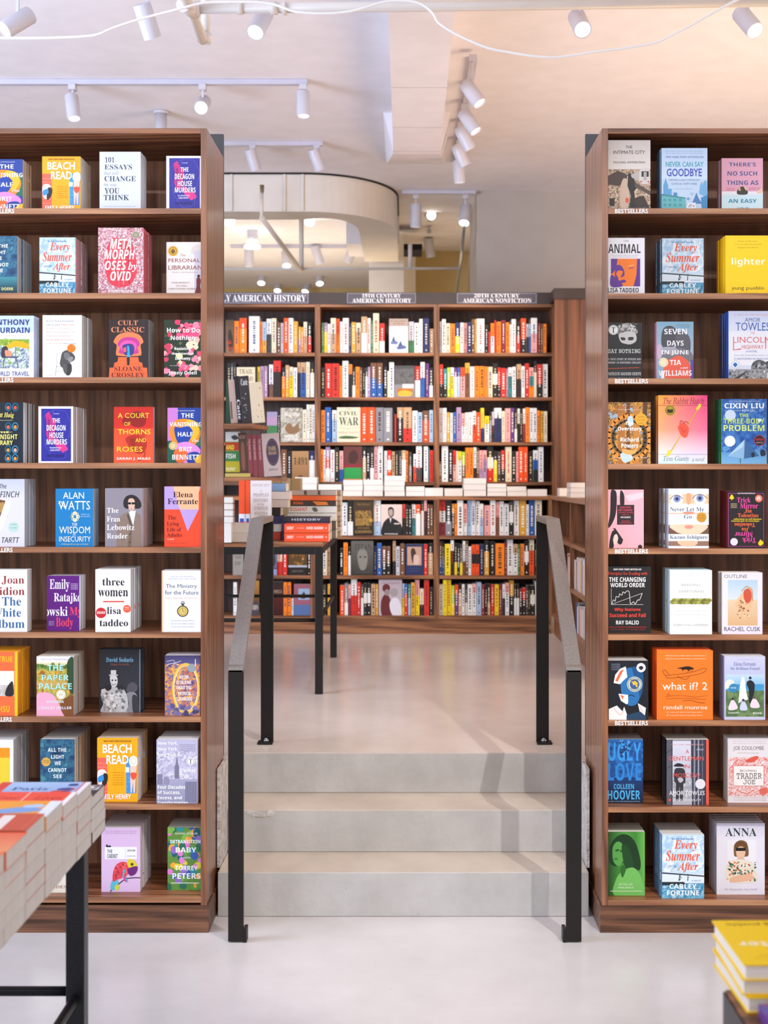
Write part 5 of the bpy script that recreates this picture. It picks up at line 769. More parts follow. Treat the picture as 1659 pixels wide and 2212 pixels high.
for bay, row, (ox, oy, sc), txt in FARBOOKS:
    up = row < 4
    d0 = (FU if up else FL) + 0.015
    zs = Z(UP_Y[row], FU) if up else Z(LO_Y[row - 4], FL)
    for ent in txt.split(','):
        face = ent.endswith(' f'); e = ent.replace(' f', '')
        a, b_, rest = e.split('-', 2)
        neg = rest.startswith('-')
        if neg: rest = rest[1:]
        t_, cols = rest.split('-'); top = -int(t_) if neg else int(t_)
        d = d0 + (0 if face else fr.uniform(0.0, 0.025))
        pa, pb, pt_ = ox + int(a) / sc, ox + int(b_) / sc, oy + top / sc
        x0, x1, zt = X(pa, d), X(pb, d) - 0.0012, Z(pt_, d)
        sb0 = (XB if up else XBL)[bay] + 0.022; sb1 = (XB if up else XBL)[bay + 1] - 0.022
        x0 = max(x0, sb0); x1 = min(x1, sb1); 
        if x1 - x0 < 0.006: continue
        zlim = (Z(UP_Y[row - 1], FU) - 0.03) if (up and row) else (Z(LO_Y[row - 5], FL) - 0.032 if (not up and row > 4) else (zs + 0.31 if up else Z(1072, FL) - .031))
        zt = min(zt, zlim)
        H = zt - zs; cs = [PAL[c] for c in cols.split('/')]
        b = MB(); dep = 0.028 if face else min(0.2, H * 0.66)
        cov = lin(cs[0])
        b.box(x0, x1, d, d + dep, zs + 0.0004, zt, cov)
        # page edges along the top, set inside the boards
        b.box(x0 + 0.003, x1 - 0.003, d + 0.004, d + dep - 0.001, zt, zt + 0.0004, lin('ddd6cc'))
        Wb = x1 - x0
        if len(cs) > 1:
            br = (0, 0.45, 1) if len(cs) == 2 else (0, 0.3, 0.62, 1)
            if len(cs) == 2: br = (0, fr.choice((0.3, 0.45, 0.6)), 1)
            for i, c in enumerate(cs): b.face([(x0, d - .0004, max(zs + .0006, zt - H * br[i + 1])), (x1, d - .0004, max(zs + .0006, zt - H * br[i + 1])), (x1, d - .0004, zt - H * br[i]), (x0, d - .0004, zt - H * br[i])], lin(c))
        if face:
            src = FACE.get((bay, row, int(a)))
            if src: art(b, Wb, H - .001, src, (x0 + x1) / 2, zs + .0008, d - 0.0006)
        elif Wb > 0.013:
            lum = sum(lin(cs[0])[:3]) / 3
            ink = lin(fr.choice(('2a2624', '5a3a30', '3a4a7a', 'b8402c')) if lum > 0.42 else fr.choice(('f0e6d4', 'e8d8a0', 'ffffff')) if lum < 0.2 else fr.choice(('fbf4e8', '3a2420', 'fbf4e8')))
            z = zt - H * fr.uniform(0.1, 0.2); zend = zs + H * fr.uniform(0.22, 0.34)
            wl = Wb * fr.uniform(0.22, 0.42); xm = (x0 + x1) / 2
            while z > zend:
                h = fr.uniform(0.006, 0.014)
                b.face([(xm - wl / 2, d - .0008, z - h), (xm + wl / 2, d - .0008, z - h), (xm + wl / 2, d - .0008, z), (xm - wl / 2, d - .0008, z)], ink); z -= h + fr.uniform(0.003, 0.012)
            b.face([(xm - wl / 3, d - .0008, zs + H * .06), (xm + wl / 3, d - .0008, zs + H * .06), (xm + wl / 3, d - .0008, zs + H * .1), (xm - wl / 3, d - .0008, zs + H * .1)], ink)
        key = (bay, row); k = counters[key] = counters.get(key, -1) + 1
        nm = 'display_book' if face else ('history_book' if bay < 2 else 'nonfiction_book')
        unit = ('early history', 'nineteenth century', 'twentieth century')[bay]
        desc = ' and '.join(dict.fromkeys(CNAME[c] for c in cols.split('/')[:2]))
        lab = '%s book%s, %s from left, %s shelf, %s bookcase' % (desc, ' facing out' if face else '', COUNT[k], ORD7[row], unit)
        o = b.build(nm, MPRINT)
        tag(o, lab, 'book', 'books on the %s shelf of the %s bookcase' % (ORD7[row], unit))

# books lying in piles along the counter ledge, fore-edges towards the aisle
LZ = Z(1072, FL)
def pile(name, x0, x1, y0, y1, z, n, th, cov, where, group, mw=None):
    for i in range(n):
        b = MB(); dx = rnd.uniform(-.003, .003); t = th * 0.97
        za = z + i * th
        b.box(x0 + dx, x1 + dx, y0, y1, za, za + 0.001, lin(cov)); b.box(x0 + dx, x1 + dx, y0, y1, za + t - 0.001, za + t, lin(cov))
        b.box(x0 + dx + .001, x1 + dx - .001, y0 + .001, y1, za + 0.001, za + t - 0.001, WHITE, 1)
        o = b.build(name, [MPRINT, MPAPER])
        pos = ['lowest', 'second', 'third', 'fourth', 'fifth', 'sixth', 'seventh'][i] if i < n - 1 or n == 1 else 'topmost'
        tag(o, '%s book of the %s' % (pos, where), 'book', group)
PILES = [(637, 686, 1027, 3, 'e0dcd8', 'tall pale pile behind the dark framed book table'), (688, 739, 1042, 2, '5a8a84', 'teal covered pair on the ledge'), (741, 784, 1033, 3, 'd8d0cc', 'pile before the green display book'),
         (785, 828, 1032, 3, 'd8c8c4', 'pile right of the green display book'), (830, 875, 1024, 4, 'c8ccd4', 'tallest ledge pile near the middle'), (876, 917, 1047, 2, 'd8ccc4', 'low pile just past the tallest'),
         (918, 958, 1050, 1, 'd8d4cc', 'single flat ledge volume left of the divider'), (960, 1000, 1051, 1, 'c8bcbc', 'single flat ledge volume right of the divider'), (1002, 1051, 1029, 3, 'ccc4c8', 'tall ledge pile right of the divider'),
         (1052, 1094, 1041, 3, 'c8bcb8', 'middle height ledge pile right of the divider'), (1095, 1138, 1047, 2, 'd4d0c0', 'second last ledge pile before the end panel'), (1140, 1183, 1053, 1, 'd8d4d0', 'last flat ledge volume before the end panel')]
for a, b_, yt, n, c, wh in PILES:
    h = (1068 - yt) / F * (FL + 0.1)
    pile('ledge_book', X(a, FL + .06), X(b_, FL + .06) - 0.002, FL + 0.06, FL + 0.27, LZ + 0.0005, n, h / n, c, wh, 'books lying on the long counter ledge')

# low bookcase returning along the wall on the right, and the tall panel that closes it
rb = thing('low_bookcase', 'low brown bookcase running along the side wall, seen at a slant beyond the right handrail', 'bookcase')
RX, RY0, RY1 = 1.096, 7.5, 9.70
RL = Z(1072, FL) + 0.004
MB().box(RX - 0.004, RX + 0.5, RY0, RY1 - 0.002, RL - 0.028, RL).build('counter_ledge', WEDGE, rb)
MB().box(RX + 0.33, RX + 0.345, RY0, RY1, PLAT + .14, RL - 0.028).build('back_panel', FWZ, rb)
MB().box(RX + 0.02, RX + 0.5, RY0, RY1 - 0.002, PLAT + 0.001, PLAT + 0.14).build('plinth', FWX, rb)
for yy in (7.5, 8.6, 9.675): MB().box(RX, RX + 0.33, yy, yy + 0.022, PLAT + .141, RL - .028).build('divider', FWZ, rb)
for z in (PLAT + .166, Z(1243, FL), Z(1157, FL)):
    MB().box(RX + .002, RX + .33, RY0 + .022, RY1 - .025, z - .026, z).build('shelf', WEDGE, rb)
side_cols = 'w r c w O w k b w w r c P w k w g w S w O w k c w b w r w c'.split()
for si, (z, zt) in enumerate(((PLAT + .1665, .2), (Z(1243, FL) + .0005, .22))):
    y = 7.56 if si == 0 else 7.9
    for i in range(26):
        th = rnd.uniform(.022, .045)
        if 8.55 < y + th and y < 8.63: y = 8.63
        if y + th > 9.0: break
        c = side_cols[(i + si * 7) % len(side_cols)]; h = zt * rnd.uniform(.85, 1.02)
        b = MB().box(RX + .02, RX + .18, y, y + th - .001, z, z + h, lin(PAL[c])); b.box(RX + .024, RX + .176, y + .002, y + th - .003, z + h, z + h + .0004, lin('e8e2d8'))
        tag(b.build('side_shelf_book', MPRINT), '%s spined book, %s from the near end, %s shelf of the low side bookcase' % (CNAME[c], COUNT[i], ('bottom', 'middle')[si]), 'book', 'books in the low side bookcase')
        y += th
ep = thing('end_panel', 'tall brown wooden end panel with dark cap right of the far bookcases', 'panel')
MB().box(X(1198, 9.80), 1.9, 9.80, 9.83, RL + .001, Z(646, 9.80)).build('panel_board', FWPAN, ep)
MB().box(X(1198, 9.80) - .006, 1.9, 9.785, 10.06, Z(646, 9.80) + .0005, Z(623, 9.80)).build('dark_cap', MFHEAD, ep)
pile('ledge_book', 1.125, 1.28, 9.45, 9.6, RL + .0005, 1, .06, 'e4e0dc', 'single volume on the side ledge by the end panel', 'books lying on the side ledge')
pile('ledge_book', 1.13, 1.3, 8.85, 9.06, RL + .0005, 3, .034, 'ded8d4', 'nearer pile on the side ledge', 'books lying on the side ledge')

# ------------------------------------------------------------------ the book table on the raised floor
tb = thing('book_table', 'dark steel framed table with wooden top on the raised floor, loaded with books', 'table')
TX0, TX1, TY0, TY1 = -1.75, -0.447, 7.03, 8.50
TZ = 1.335
MB().box(TX0, TX1, TY0, TY1, TZ - .026, TZ).build('tabletop', FWX, tb, .002)
LW = .042
for (lx, ly) in ((TX1 - LW, TY0), (TX1 - LW, TY1 - LW), (TX0, TY0), (TX0, TY1 - LW)):
    MB().box(lx, lx + LW, ly, ly + LW, PLAT + .0005, TZ - .0265).build('leg', MSTEEL, tb, .002)
for (xa, xb, ya, yb) in ((TX0 + LW, TX1 - LW, TY0, TY0 + .03), (TX0 + LW, TX1 - LW, TY1 - .03, TY1), (TX1 - LW, TX1 - .004, TY0 + LW, TY1 - LW), (TX0, TX0 + LW, TY0 + LW, TY1 - LW)):
    MB().box(xa, xb, ya, yb, TZ - .066, TZ - .0265).build('apron', MSTEEL, tb)
zst = PLAT + .40
for pts in (((TX0 + LW, TY0 + .02, zst), (TX1 - LW, TY0 + .02, zst)), ((TX0 + LW, TY1 - .02, zst), (TX1 - LW, TY1 - .02, zst)), ((TX1 - .02, TY0 + LW, zst), (TX1 - .02, TY1 - LW, zst)), ((TX0 + .02, TY0 + LW, zst), (TX0 + .02, TY1 - LW, zst))):
    MB().tube(pts, .011, 8).build('stretcher', MSTEEL, tb)
TG = 'books on the far table'
def flat_book(name, x0, x1, y0, y1, z0, z1, cov, spine_side, label, group, txt=None, ink='f8efe6', cat='book'):
    """a closed book lying flat; spine_side is 'front', 'left' or 'right'"""
    b = MB(); c = lin(cov); t = .0011
    b.box(x0, x1, y0, y1, z0, z0 + t, c); b.box(x0, x1, y0, y1, z1 - t, z1, c)
    px0, px1, py0 = x0 + .002, x1 - .002, y0 + .002
    if spine_side == 'front': b.box(x0, x1, y0, y0 + t, z0, z1, c); py0 = y0 + t
    if spine_side == 'left': b.box(x0, x0 + t, y0, y1, z0, z1, c); px0 = x0 + t
    if spine_side == 'right': b.box(x1 - t, x1, y0, y1, z0, z1, c); px1 = x1 - t
    b.box(px0, px1, py0, y1 - .002, z0 + t, z1 - t, WHITE, 1)
    if txt: art(b, x1 - x0, z1 - z0, txt, (x0 + x1) / 2, z0, y0)
    return tag(b.build(name, [MPRINT, MPAPER]), label, cat, group)
x0, x1 = X(614, 7.06), X(710, 7.06)
h = .049
debt = 'T b 6 21 30 62 fbe8dc |DEBT;T s 28 44 36 56 f8c8b0 |the first 5000 years;T b 50 88 30 60 fbe8dc |DAVID GRAEBER;E 94 46 1.4 0 fbe8dc'
flat_book('table_book', x0, x1, 7.06, 7.21, TZ + .0005, TZ + h, 'f0552c', 'front', 'lower of two orange spined books at the table corner', TG, debt)
flat_book('table_book', x0, x1, 7.06, 7.21, TZ + h + .0005, TZ + 2 * h, 'f0552c', 'front', 'upper of two orange spined books at the table corner', TG, debt)
zz = TZ + .0005
for i, (c, hh, dsc, tx) in enumerate((('4a3a5c', .05, 'purple', ''), ('5a3f74', .05, 'dark violet', 'T b 12 60 40 70 e85a4a |MORE;T b 66 92 40 70 e85a4a |NOW'), ('3a3a44', .03, 'black', 'T b 20 80 30 70 c8d0d8 |HISTORY'))):
    flat_book('table_book', X(609, 7.25) + rnd.uniform(-.004, .004), X(714, 7.25), 7.23, 7.40, zz, zz + hh, c, 'front', '%s spined flat book just behind the orange pair' % dsc, TG, tx or None); zz += hh + .0005
zz = TZ + .0005
for i, (c, hh, dsc, tx) in enumerate((('8a8278', .05, 'grey', ''), ('6a5a50', .05, 'dull brown', ''), ('e8e6e0', .045, 'off white', ''), ('e9e9e4', .04, 'white with red lettering', 'T b 5 40 20 70 d8503c |DISSENT;B 6a6a64 50 30 58 20 62 70 54 80'), ('4a3a34', .03, 'black and orange', 'T b 10 30 20 70 e8783a |KING;P f08a3a 50 10 80 20 84 80 60 90'), ('ee6a30', .03, 'bright orange', ''), ('b8a89c', .03, 'topmost greyish', 'R 30 10 36 90 5a4a44;R 60 10 66 90 5a4a44'))):
    x0, x1 = X(620 + i * 1.5, 7.5), X(727, 7.5)
    flat_book('table_book', x0, x1, 7.44, 7.62, zz, zz + hh, c, 'front', '%s book in the mixed pile behind the orange pair' % dsc, TG, tx or None); zz += hh + .0005
zz = TZ + .0005
for i in range(9):
    hh = .03
    flat_book('table_book', X(640, 7.8), X(739, 7.8) - .002, 7.66, 7.9, zz, zz + hh, ('b8a48c', 'd8ccb8', 'a8927c')[i % 3], 'front', 'tan book, %s from the bottom of the pile at the table edge' % COUNT[i], TG); zz += hh + .0005
# white-paged piles and the red and white display copies in front of the small rack
zz = TZ + .0005
for i in range(2):
    flat_book('table_book', X(487, 7.1), X(585, 7.1), 7.08, 7.23, zz, zz + .05, 'f0ece6', 'left', '%s white paged book lying left of the handrail' % ('lower', 'upper')[i], TG); zz += .0505
for i, (a, b_, dd) in enumerate(((516, 529, 7.16), (530, 540, 7.16))):
    b = MB().box(X(a, dd), X(b_, dd), dd, dd + .09, TZ + .102, Z(1038, dd), lin('f0582f')); b.face([(X(a, dd), dd - .0004, TZ + .105), (X(b_, dd), dd - .0004, TZ + .105), (X(b_, dd), dd - .0004, TZ + .15), (X(a, dd), dd - .0004, TZ + .15)], lin('e8e8f0'))
    b.face([(X(a + 2, dd), dd - .0008, TZ + .105), (X(b_ - 2, dd), dd - .0008, TZ + .105), (X(b_ - 2, dd), dd - .0008, TZ + .125), (X(a + 2, dd), dd - .0008, TZ + .125)], lin('3a5aa8'))
    tag(b.build('table_book', MPRINT), '%s orange spine beside the cream cover on the table' % ('outer', 'inner')[i], 'book', TG)
dd = 7.15; x0, x1 = X(541, dd), X(586, dd); b = MB().box(x0, x1, dd, dd + .03, TZ + .102, Z(1038, dd), lin('e4dcd8'))
art(b, x1 - x0, Z(1038, dd) - TZ - .102, 'T S 8 92 8 14 b8a4a0 |HOWARD ZINN;T S 45 55 22 27 b89a94 |A;T S 14 88 30 38 a8908c |PEOPLES;T S 14 86 43 51 a8908c |HISTORY;T S 34 66 54 59 a8908c |OF THE;T S 18 84 62 70 a8908c |UNITED;T S 20 82 74 82 a8908c |STATES;R 0 92 100 97 e8502c', (x0 + x1) / 2, TZ + .102, dd)
tag(b.build('display_book', MPRINT), 'cream cover with grey serif lettering standing on the far table', 'book', TG)
zz = TZ + .0005
for i, (c, dsc) in enumerate((('d8503c', 'red'), ('e6e2dc', 'white'), ('3a3a6a', 'navy'), ('2a2624', 'black'), ('d8d4cc', 'pale'), ('f0eee8', 'white topped'), ('8ab0d8', 'blue edged'))):
    hh = .045
    flat_book('table_book', X(584, 7.3), X(607 + (i % 3) * 4 + (12 if i > 3 else 0), 7.3), 7.27, 7.46, zz, zz + hh, c, 'front', '%s book in the narrow pile beside the cream cover' % dsc, TG); zz += hh + .0005
for i in range(3):
    b = MB().box(X(587 + i * 21, 8.0), X(607 + i * 21, 8.0), 8.0, 8.16, TZ + .0005, Z(1033, 8.0), lin(('c8b890', 'd0c098', 'b89a6a')[i]))
    tag(b.build('table_book', MPRINT), 'tan upright book at the back of the table, %s of three' % COUNT[i], 'book', TG)
# small stepped display rack standing on the table behind the left bookcase
rk = thing('display_rack', 'small two tier wooden display rack standing on the far table', 'rack')
R0, R1 = -1.45, X(574, 7.3)
MB().box(R0, -1.08, 7.45, 7.62, TZ + .0005, 2.35).build('upright', FWZ, rk)
MB().hexa([(R0, 7.10, Z(926, 7.2)), (X(546, 7.1), 7.10, Z(926, 7.2)), (R1, 7.44, Z(926, 7.2)), (R0, 7.44, Z(926, 7.2))], [(R0, 7.10, Z(917, 7.2)), (X(546, 7.1), 7.10, Z(917, 7.2)), (R1, 7.44, Z(917, 7.2)), (R0, 7.44, Z(917, 7.2))]).build('shelf', FWX, rk)
MB().box(R0, X(609, 7.3), 7.26, 7.62, Z(1040, 7.3), Z(1031, 7.3)).build('shelf', FWX, rk)
RG = 'books on the display rack'
def rack_book(x0, x1, yt, yb, d, cov, label, src=None, lean=0.0, name='rack_book'):
    a, c = X(x0, d), X(x1, d); zb, zt = Z(yb, d), Z(yt, d)
    b = MB().box(-(c - a) / 2, (c - a) / 2, 0, .03, 0, zt - zb, lin(cov))
    if src: art(b, c - a, zt - zb, src)
    o = b.build(name, MPRINT); o.location = ((a + c) / 2, d, zb + .0025 + abs(math.sin(math.radians(lean))) * (c - a) / 2 + (.004 if name == 'rack_book' and z1 == 917 else 0)); o.rotation_euler = (0, math.radians(lean), 0)
    tag(o, label, 'book', RG)
z1 = 917
rack_book(488, 499, 825, z1, 7.25, '2f4a34', 'dark green book at the near end of the rack upper tier')
rack_book(499, 514, 823, z1, 7.22, 'c0a090', 'dusty pink book on the rack upper tier', 'R 10 50 30 90 5a4a44', -4)
rack_book(514, 524, 815, z1, 7.19, '2a2624', 'black spine with white vertical lettering on the rack', 'T S 15 85 50 92 e8e4e0 v |Caste', -5)
rack_book(525, 544, 815, z1, 7.165, '3a3432', 'black photographic cover on the rack upper tier', 'T S 15 90 6 20 d8d4d0 |Caste;X 10 30 90 90 14 9 3 8a8684 5a5654 a8a4a2', -5)
rack_book(545, 572, 829, z1, 7.14, 'd8c4a4', 'beige cover with small figures on the rack upper tier', 'X 15 15 85 90 8 6 2 a87a3a 5a4a3a c89a4a', -5)
z1 = 1031
rack_book(487, 518, 934, z1 - 10, 7.30, '8a9a3a', 'red yellow and green animal cover on the rack lower tier', 'R 0 0 100 24 d8d8d0;B 4a4a44 40 12 70 8 90 16 60 20;R 0 26 100 46 b8402c;T b 4 60 32 44 e8d83a |AND;R 0 48 100 72 3f7a44;T b 4 70 54 66 e8e4dc |FISH;R 0 74 100 100 b8a82c;T b 6 70 88 97 e8e0b0 |HUNT')
rack_book(519, 536, 936, z1, 7.29, '5a4034', 'brown cover with arch on the rack lower tier', 'B 8a5a44 30 30 50 20 70 30 70 80 30 80;T s 10 90 6 14 c8a090 |HISTORY', -3)
for i, (a, c) in enumerate(((538, 547), (548, 558), (559, 570))):
    rack_book(a, c, 940, z1, 7.28, '8a4446', 'dull red spine on the rack lower tier, %s of three' % COUNT[i], 'T s 30 70 10 60 d8b8b0 v |THE DARK ROADS', -3)
rack_book(571, 608, 938, z1, 7.265, 'b8a49c', 'grey lilac cover with dark oval on the rack lower tier', 'E 58 44 38 32 4a3a4c;O 58 44 34 28 2 8a6a4a;T S 34 80 30 40 b89a6a |DARK;T S 34 80 42 50 b89a6a |ROADS;T s 30 80 82 87 5a4a4c |SIMON', -4)
flat_book('rack_book', X(487, 7.29), X(542, 7.29), 7.272, 7.288, Z(1031, 7.29) + .001, Z(1022, 7.29), 'c8b060', 'front', 'flat yellow spine under the animal cover', RG)
for i in range(4):
    flat_book('table_book', X(470, 7.0), X(504, 7.0), 6.99, 7.05, TZ + .0005 + .107 + i * .035, TZ + .107 + .034 + i * .035, 'b89a84', 'right', 'small brown edged book beside the bookcase, %s from below' % COUNT[i], TG)
flat_book('table_book', X(470, 7.0), X(500, 7.0), 6.99, 7.06, TZ + .0005, TZ + .107, 'd8d0c8', 'right', 'thick pale book under the small brown pile', TG)

# ------------------------------------------------------------------ the low book tables near the camera
def near_table(name, label, x0, x1, y0, y1, z, legs, top, wood_m):
    t = thing(name, label, 'table')
    MB().box(x0, x1, y0, y1, z - .03, z).build('tabletop', wood_m, t, .002)
    for lx, ly in legs: MB().box(lx, lx + .045, ly, ly + .045, .0005, z - .0305).build('leg', MBLUESTEEL, t, .003)
    return t
NZ = .82
t1 = near_table('book_table', 'dark steel framed table under the big stacks of books, in front of the left bookcase', -2.1, -.79, 1.4, 3.19, NZ, [(-.824, 3.145), (-2.1, 3.145), (-.824, 1.4), (-2.1, 1.4)], 0, WX)
for xa, xb, ya, yb in ((-2.055, -.824, 3.15, 3.185), (-.87, -.835, 1.445, 3.145)): MB().box(xa, xb, ya, yb, NZ - .075, NZ - .0305).build('apron', MBLUESTEEL, t1)
zs_ = .433
MB().tube([(-2.06, 3.168, zs_), (-.822, 3.168, zs_)], .012, 10).build('stretcher', MBLUESTEEL, t1)
MB().tube([(-.802, 3.147, zs_ - .012), (-.802, 1.44, zs_ - .012)], .012, 10).build('stretcher', MBLUESTEEL, t1)
TOPS = [('black glossy', '2a2422', .11, 'R 70 0 100 100 3a3230;N 76 4 98 40 8 3 2 d8d4d0 5a5450'), ('red and pale blue', 'd84a34', .148, 'V 12 0 92 100 a9c0e0 8aa8d4;R 0 0 8 100 d8402c;X 70 10 92 90 9 7 3 8a2a2a c84a3a 3a4a8a;T S 20 60 40 60 4a5a8c |Paris;R 94 0 100 100 e8e4ea'), ('bright red orange', 'ee5238', .157, 'R 94 0 100 100 f4ece6;T I 20 44 30 52 a8281c |Great;T I 60 90 30 54 a8281c |Lives;L 1.5 f6c4b4 50 0 50 100;T s 54 64 60 70 f6d4c8 |a novel'),
        ('amber with blue hand', 'f0a030', .169, 'P 7fa4d8 40 60 62 40 80 44 92 60 74 74 50 80;R 88 0 100 100 e6ebf2;B b8ccea 66 30 82 22 86 40 70 44;T I 8 20 20 60 7a3a1c |at;T I 24 34 20 40 7a3a1c |sea'), ('brick red', 'd0583c', .176, 'R 62 10 74 90 f0e4dc v;L 1 a83a24 4 4 96 4;L 1 a83a24 4 96 96 96;F 6 8 94 92 .8 e08a6c'), ('coral', 'ec7a54', .174, 'V 0 0 100 100 ec6a48 f0a070;T I 10 40 30 60 b84a2c |story'), ('orange', 'ee7a3c', .175, ''), ('pale red', 'd86a54', .175, '')]
yb = 3.20
MIX = lin('ddd4ca')
for si, (dsc, cov, ht, src) in enumerate(TOPS):
    dep = (.135, .132, .13, .132, .134, .136, .136, .136)[si]
    ya = yb - dep
    for col in range(2):
        xr = -.741 - col * .215 + (-.03 if si == 0 and col == 0 else 0) * 0
        n = 4 if si == 0 else 5
        if si > 5 and col: continue
        th = ht / n
        for k in range(n):
            b = MB(); c = lin(cov) if k == n - 1 or (k * 3 + si) % 7 == 0 else MIX; jx, jy = rnd.uniform(-.002, .002), rnd.uniform(-.002, .002)
            xa, xb = xr - .21 + jx, xr + jx; z0 = NZ + .0005 + k * th; z1 = z0 + th * .993; y0, y1 = ya + .0006 + jy * .2, yb - .0006 + jy * .2; t = .0006
            b.box(xa, xb, y0, y1, z0, z0 + t, c); b.box(xa, xb, y0, y1, z1 - t, z1, c); b.box(xa, xb, y1 - t, y1, z0, z1, c) if k % 2 else b.box(xa, xb, y0, y0 + t, z0, z1, c)
            b.box(xa + .0007, xb - .0007, y0 + .001, y1 - .001, z0 + t, z1 - t, WHITE, 1)
            if k == n - 1 and src:
                m0 = len(b.v); art(b, .21, y1 - y0, src.replace(' v;', ';'))
                for q in range(m0, len(b.v)): vx, vy, vz = b.v[q]; b.v[q] = ((xa + xb) / 2 + vx, y0 + vz, z1 - vy)
            nm = ['bottom', 'second', 'third', 'fourth', 'top'][k] if k < n - 1 else 'top'
            tag(b.build('stacked_book', [MPRINT, MPAPER]), '%s book of the %s pile, %s row, near table' % (nm, dsc, ('aisle side', 'inner')[col]), 'book', 'piles of books on the near table')
    yb = ya
t2 = near_table('side_table', 'wooden topped dark metal table holding the yellow books before the right bookcase', X(1566, 2.2), 1.5, 1.2, 2.2, NZ, [(.545, 2.15), (1.45, 2.15), (.545, 1.2), (1.45, 1.2)], 0, WX)
for xa, xb, ya, yb_ in ((.5435, .5455, 1.2, 2.2),): MB().box(xa - .004, xa, 1.2, 2.2, NZ - .06, NZ - .004).build('apron', MBLUESTEEL, t2)
yel = book_shape('lighter', .15, .21, .0262, 'fdd11a', 'fdd11a', ART['lighter'][1], True)
for k in range(3):
    r = put_book(yel, 'hardcover_book', (.548 + .075 + (0, .002, -.002)[k], 2.205 + (0, .003, 0)[k], NZ + .0006 + .0266 * (k + 1)), '%s plain yellow hardback of the pile on the side table' % ('bottom', 'middle', 'top')[k], 'yellow hardbacks on the side table')
    r.rotation_euler = (-math.pi / 2, 0, math.pi + math.radians((1.5, -.8, .6)[k])); r.location.y = 2.31 + (0, .004, -.002)[k]
b = MB().box(.568, .73, 1.885, 2.085, NZ + .0005, NZ + .022, lin('6a3f8c'))
b.v = b.v; m0 = len(b.v); art(b, .162, .2, 'N 0 0 100 100 20 5 3 d8506a 6a4a9a 4a7ac0 a03a6a'); 
for q in range(m0, len(b.v)): vx, vy, vz = b.v[q]; b.v[q] = (.649 + vx, 1.885 + vz, NZ + .022 - vy)
tag(b.build('paperback_book', MPRINT), 'purple and red patterned book lying in front of the yellow pile', 'book')

# ------------------------------------------------------------------ ceiling fittings
def along(mb, c, dr, L, r, n=20):
    c, dr = Vector(c), Vector(dr).normalized()
    mb.tube([c - dr * L / 2, c + dr * L / 2], r, n)
def track_spot(px, py, d, dr, label, lit, ztrack=None, L=.16, r=.043, group='track spotlights', stem=True):
    c = Vector((X(px, d), d, Z(py, d))); dr = Vector(dr).normalized()
    t = thing('track_spotlight', label, 'spotlight', c, group)
    b = MB(); ring = []
    # open-ended can: outer wall, rim and a recess for the lens
    a0, a1 = -dr * L / 2, dr * L / 2
    b.tube([a0, a0 + dr * .004, a1], [r * .94, r, r], 22, caps=False)
    up = dr.orthogonal().normalized(); sd = dr.cross(up); n = 22
    circ = lambda o, rr: [o + (up * math.cos(2 * math.pi * k / n) + sd * math.sin(2 * math.pi * k / n)) * rr for k in range(n)]
    b.face(circ(a0, r * .94)[::-1])
    o1, o2, o3 = circ(a1, r), circ(a1, r * .86), circ(a1 - dr * .012, r * .80)
    for k in range(n):
        k2 = (k + 1) % n
        b.face([o1[k], o1[k2], o2[k2], o2[k]]); b.face([o2[k], o2[k2], o3[k2], o3[k]])
    b.build('lamp_body', MWHITE, t)
    l = MB(); l.face(circ(a1 - dr * .0118, r * .80)); l.build('lens', MLAMP if lit else MLAMPDIM, t)
    if stem:
        zt = (ztrack or CEIL - .034) - c.z
        s = MB(); s.box(-.007, .007, -.007, .007, -.02, zt - .03); p = s.build('stem', MWHITE, t)
        MB().box(-.022, .022, -.03, .03, zt - .035, zt - .001).build('adapter', MWHITE, t)
    return t
def track(x0, x1, y0, y1, label):
    o = MB().box(x0, x1, y0, y1, CEIL - .034, CEIL - .002).build('ceiling_track', MTRACK); return tag(o, label, 'lighting track', 'lighting tracks')
track(-3.6, 2.6, 6.17, 6.21, 'white lighting track nearest the camera, just under the ceiling')
track(-3.6, X(664, 8.19), 8.17, 8.21, 'second white lighting track, ending above the left bookcase corner')
track(-3.4, X(697, 9.7), 9.68, 9.72, 'third white lighting track, in front of the curved soffit')
track(.385, .43, 7.74, 10.3, 'lighting track running away from the camera beside the boxed beam')
G1 = 'spotlights on the nearest track'
track_spot(38, 48, 6.17, (-.62, -.45, -.6), 'lit spotlight tilted down-left in the upper left corner', True, group=G1)
track_spot(318, 45, 6.17, (.25, .5, -.9), 'unlit looking spotlight turned away, above the loose cable', False, group=G1)
track_spot(562, 50, 6.17, (-.22, -.6, -.75), 'lit spotlight just below the white pipe joint', True, group=G1)
track_spot(1252, 50, 6.17, (.08, -.75, -.65), 'lit spotlight above the sagging part of the cable', True, group=G1)
track_spot(1615, 47, 6.17, (.3, -.6, -.75), 'lit spotlight in the upper right corner', True, group=G1)
G2 = 'spotlights on the second track'
track_spot(157, 232, 8.19, (.16, -.2, -.95), 'second track spotlight pointing down over the left bookcase', False, group=G2)
track_spot(438, 226, 8.19, (0, -.86, -.5), 'brightest spotlight, aimed straight at the camera', True, group=G2)
track_spot(655, 225, 8.19, (.03, -.1, -1), 'second track spotlight hanging upright at the track end', False, group=G2)
G3 = 'spotlights on the third track'
track_spot(546, 345, 9.7, (.25, .35, -.9), 'third track spotlight nearer the left bookcase', False, group=G3)
track_spot(684, 345, 9.7, (.33, .35, -.9), 'third track spotlight nearer the boxed beam', False, group=G3)
G4 = 'spotlights on the track beside the beam'
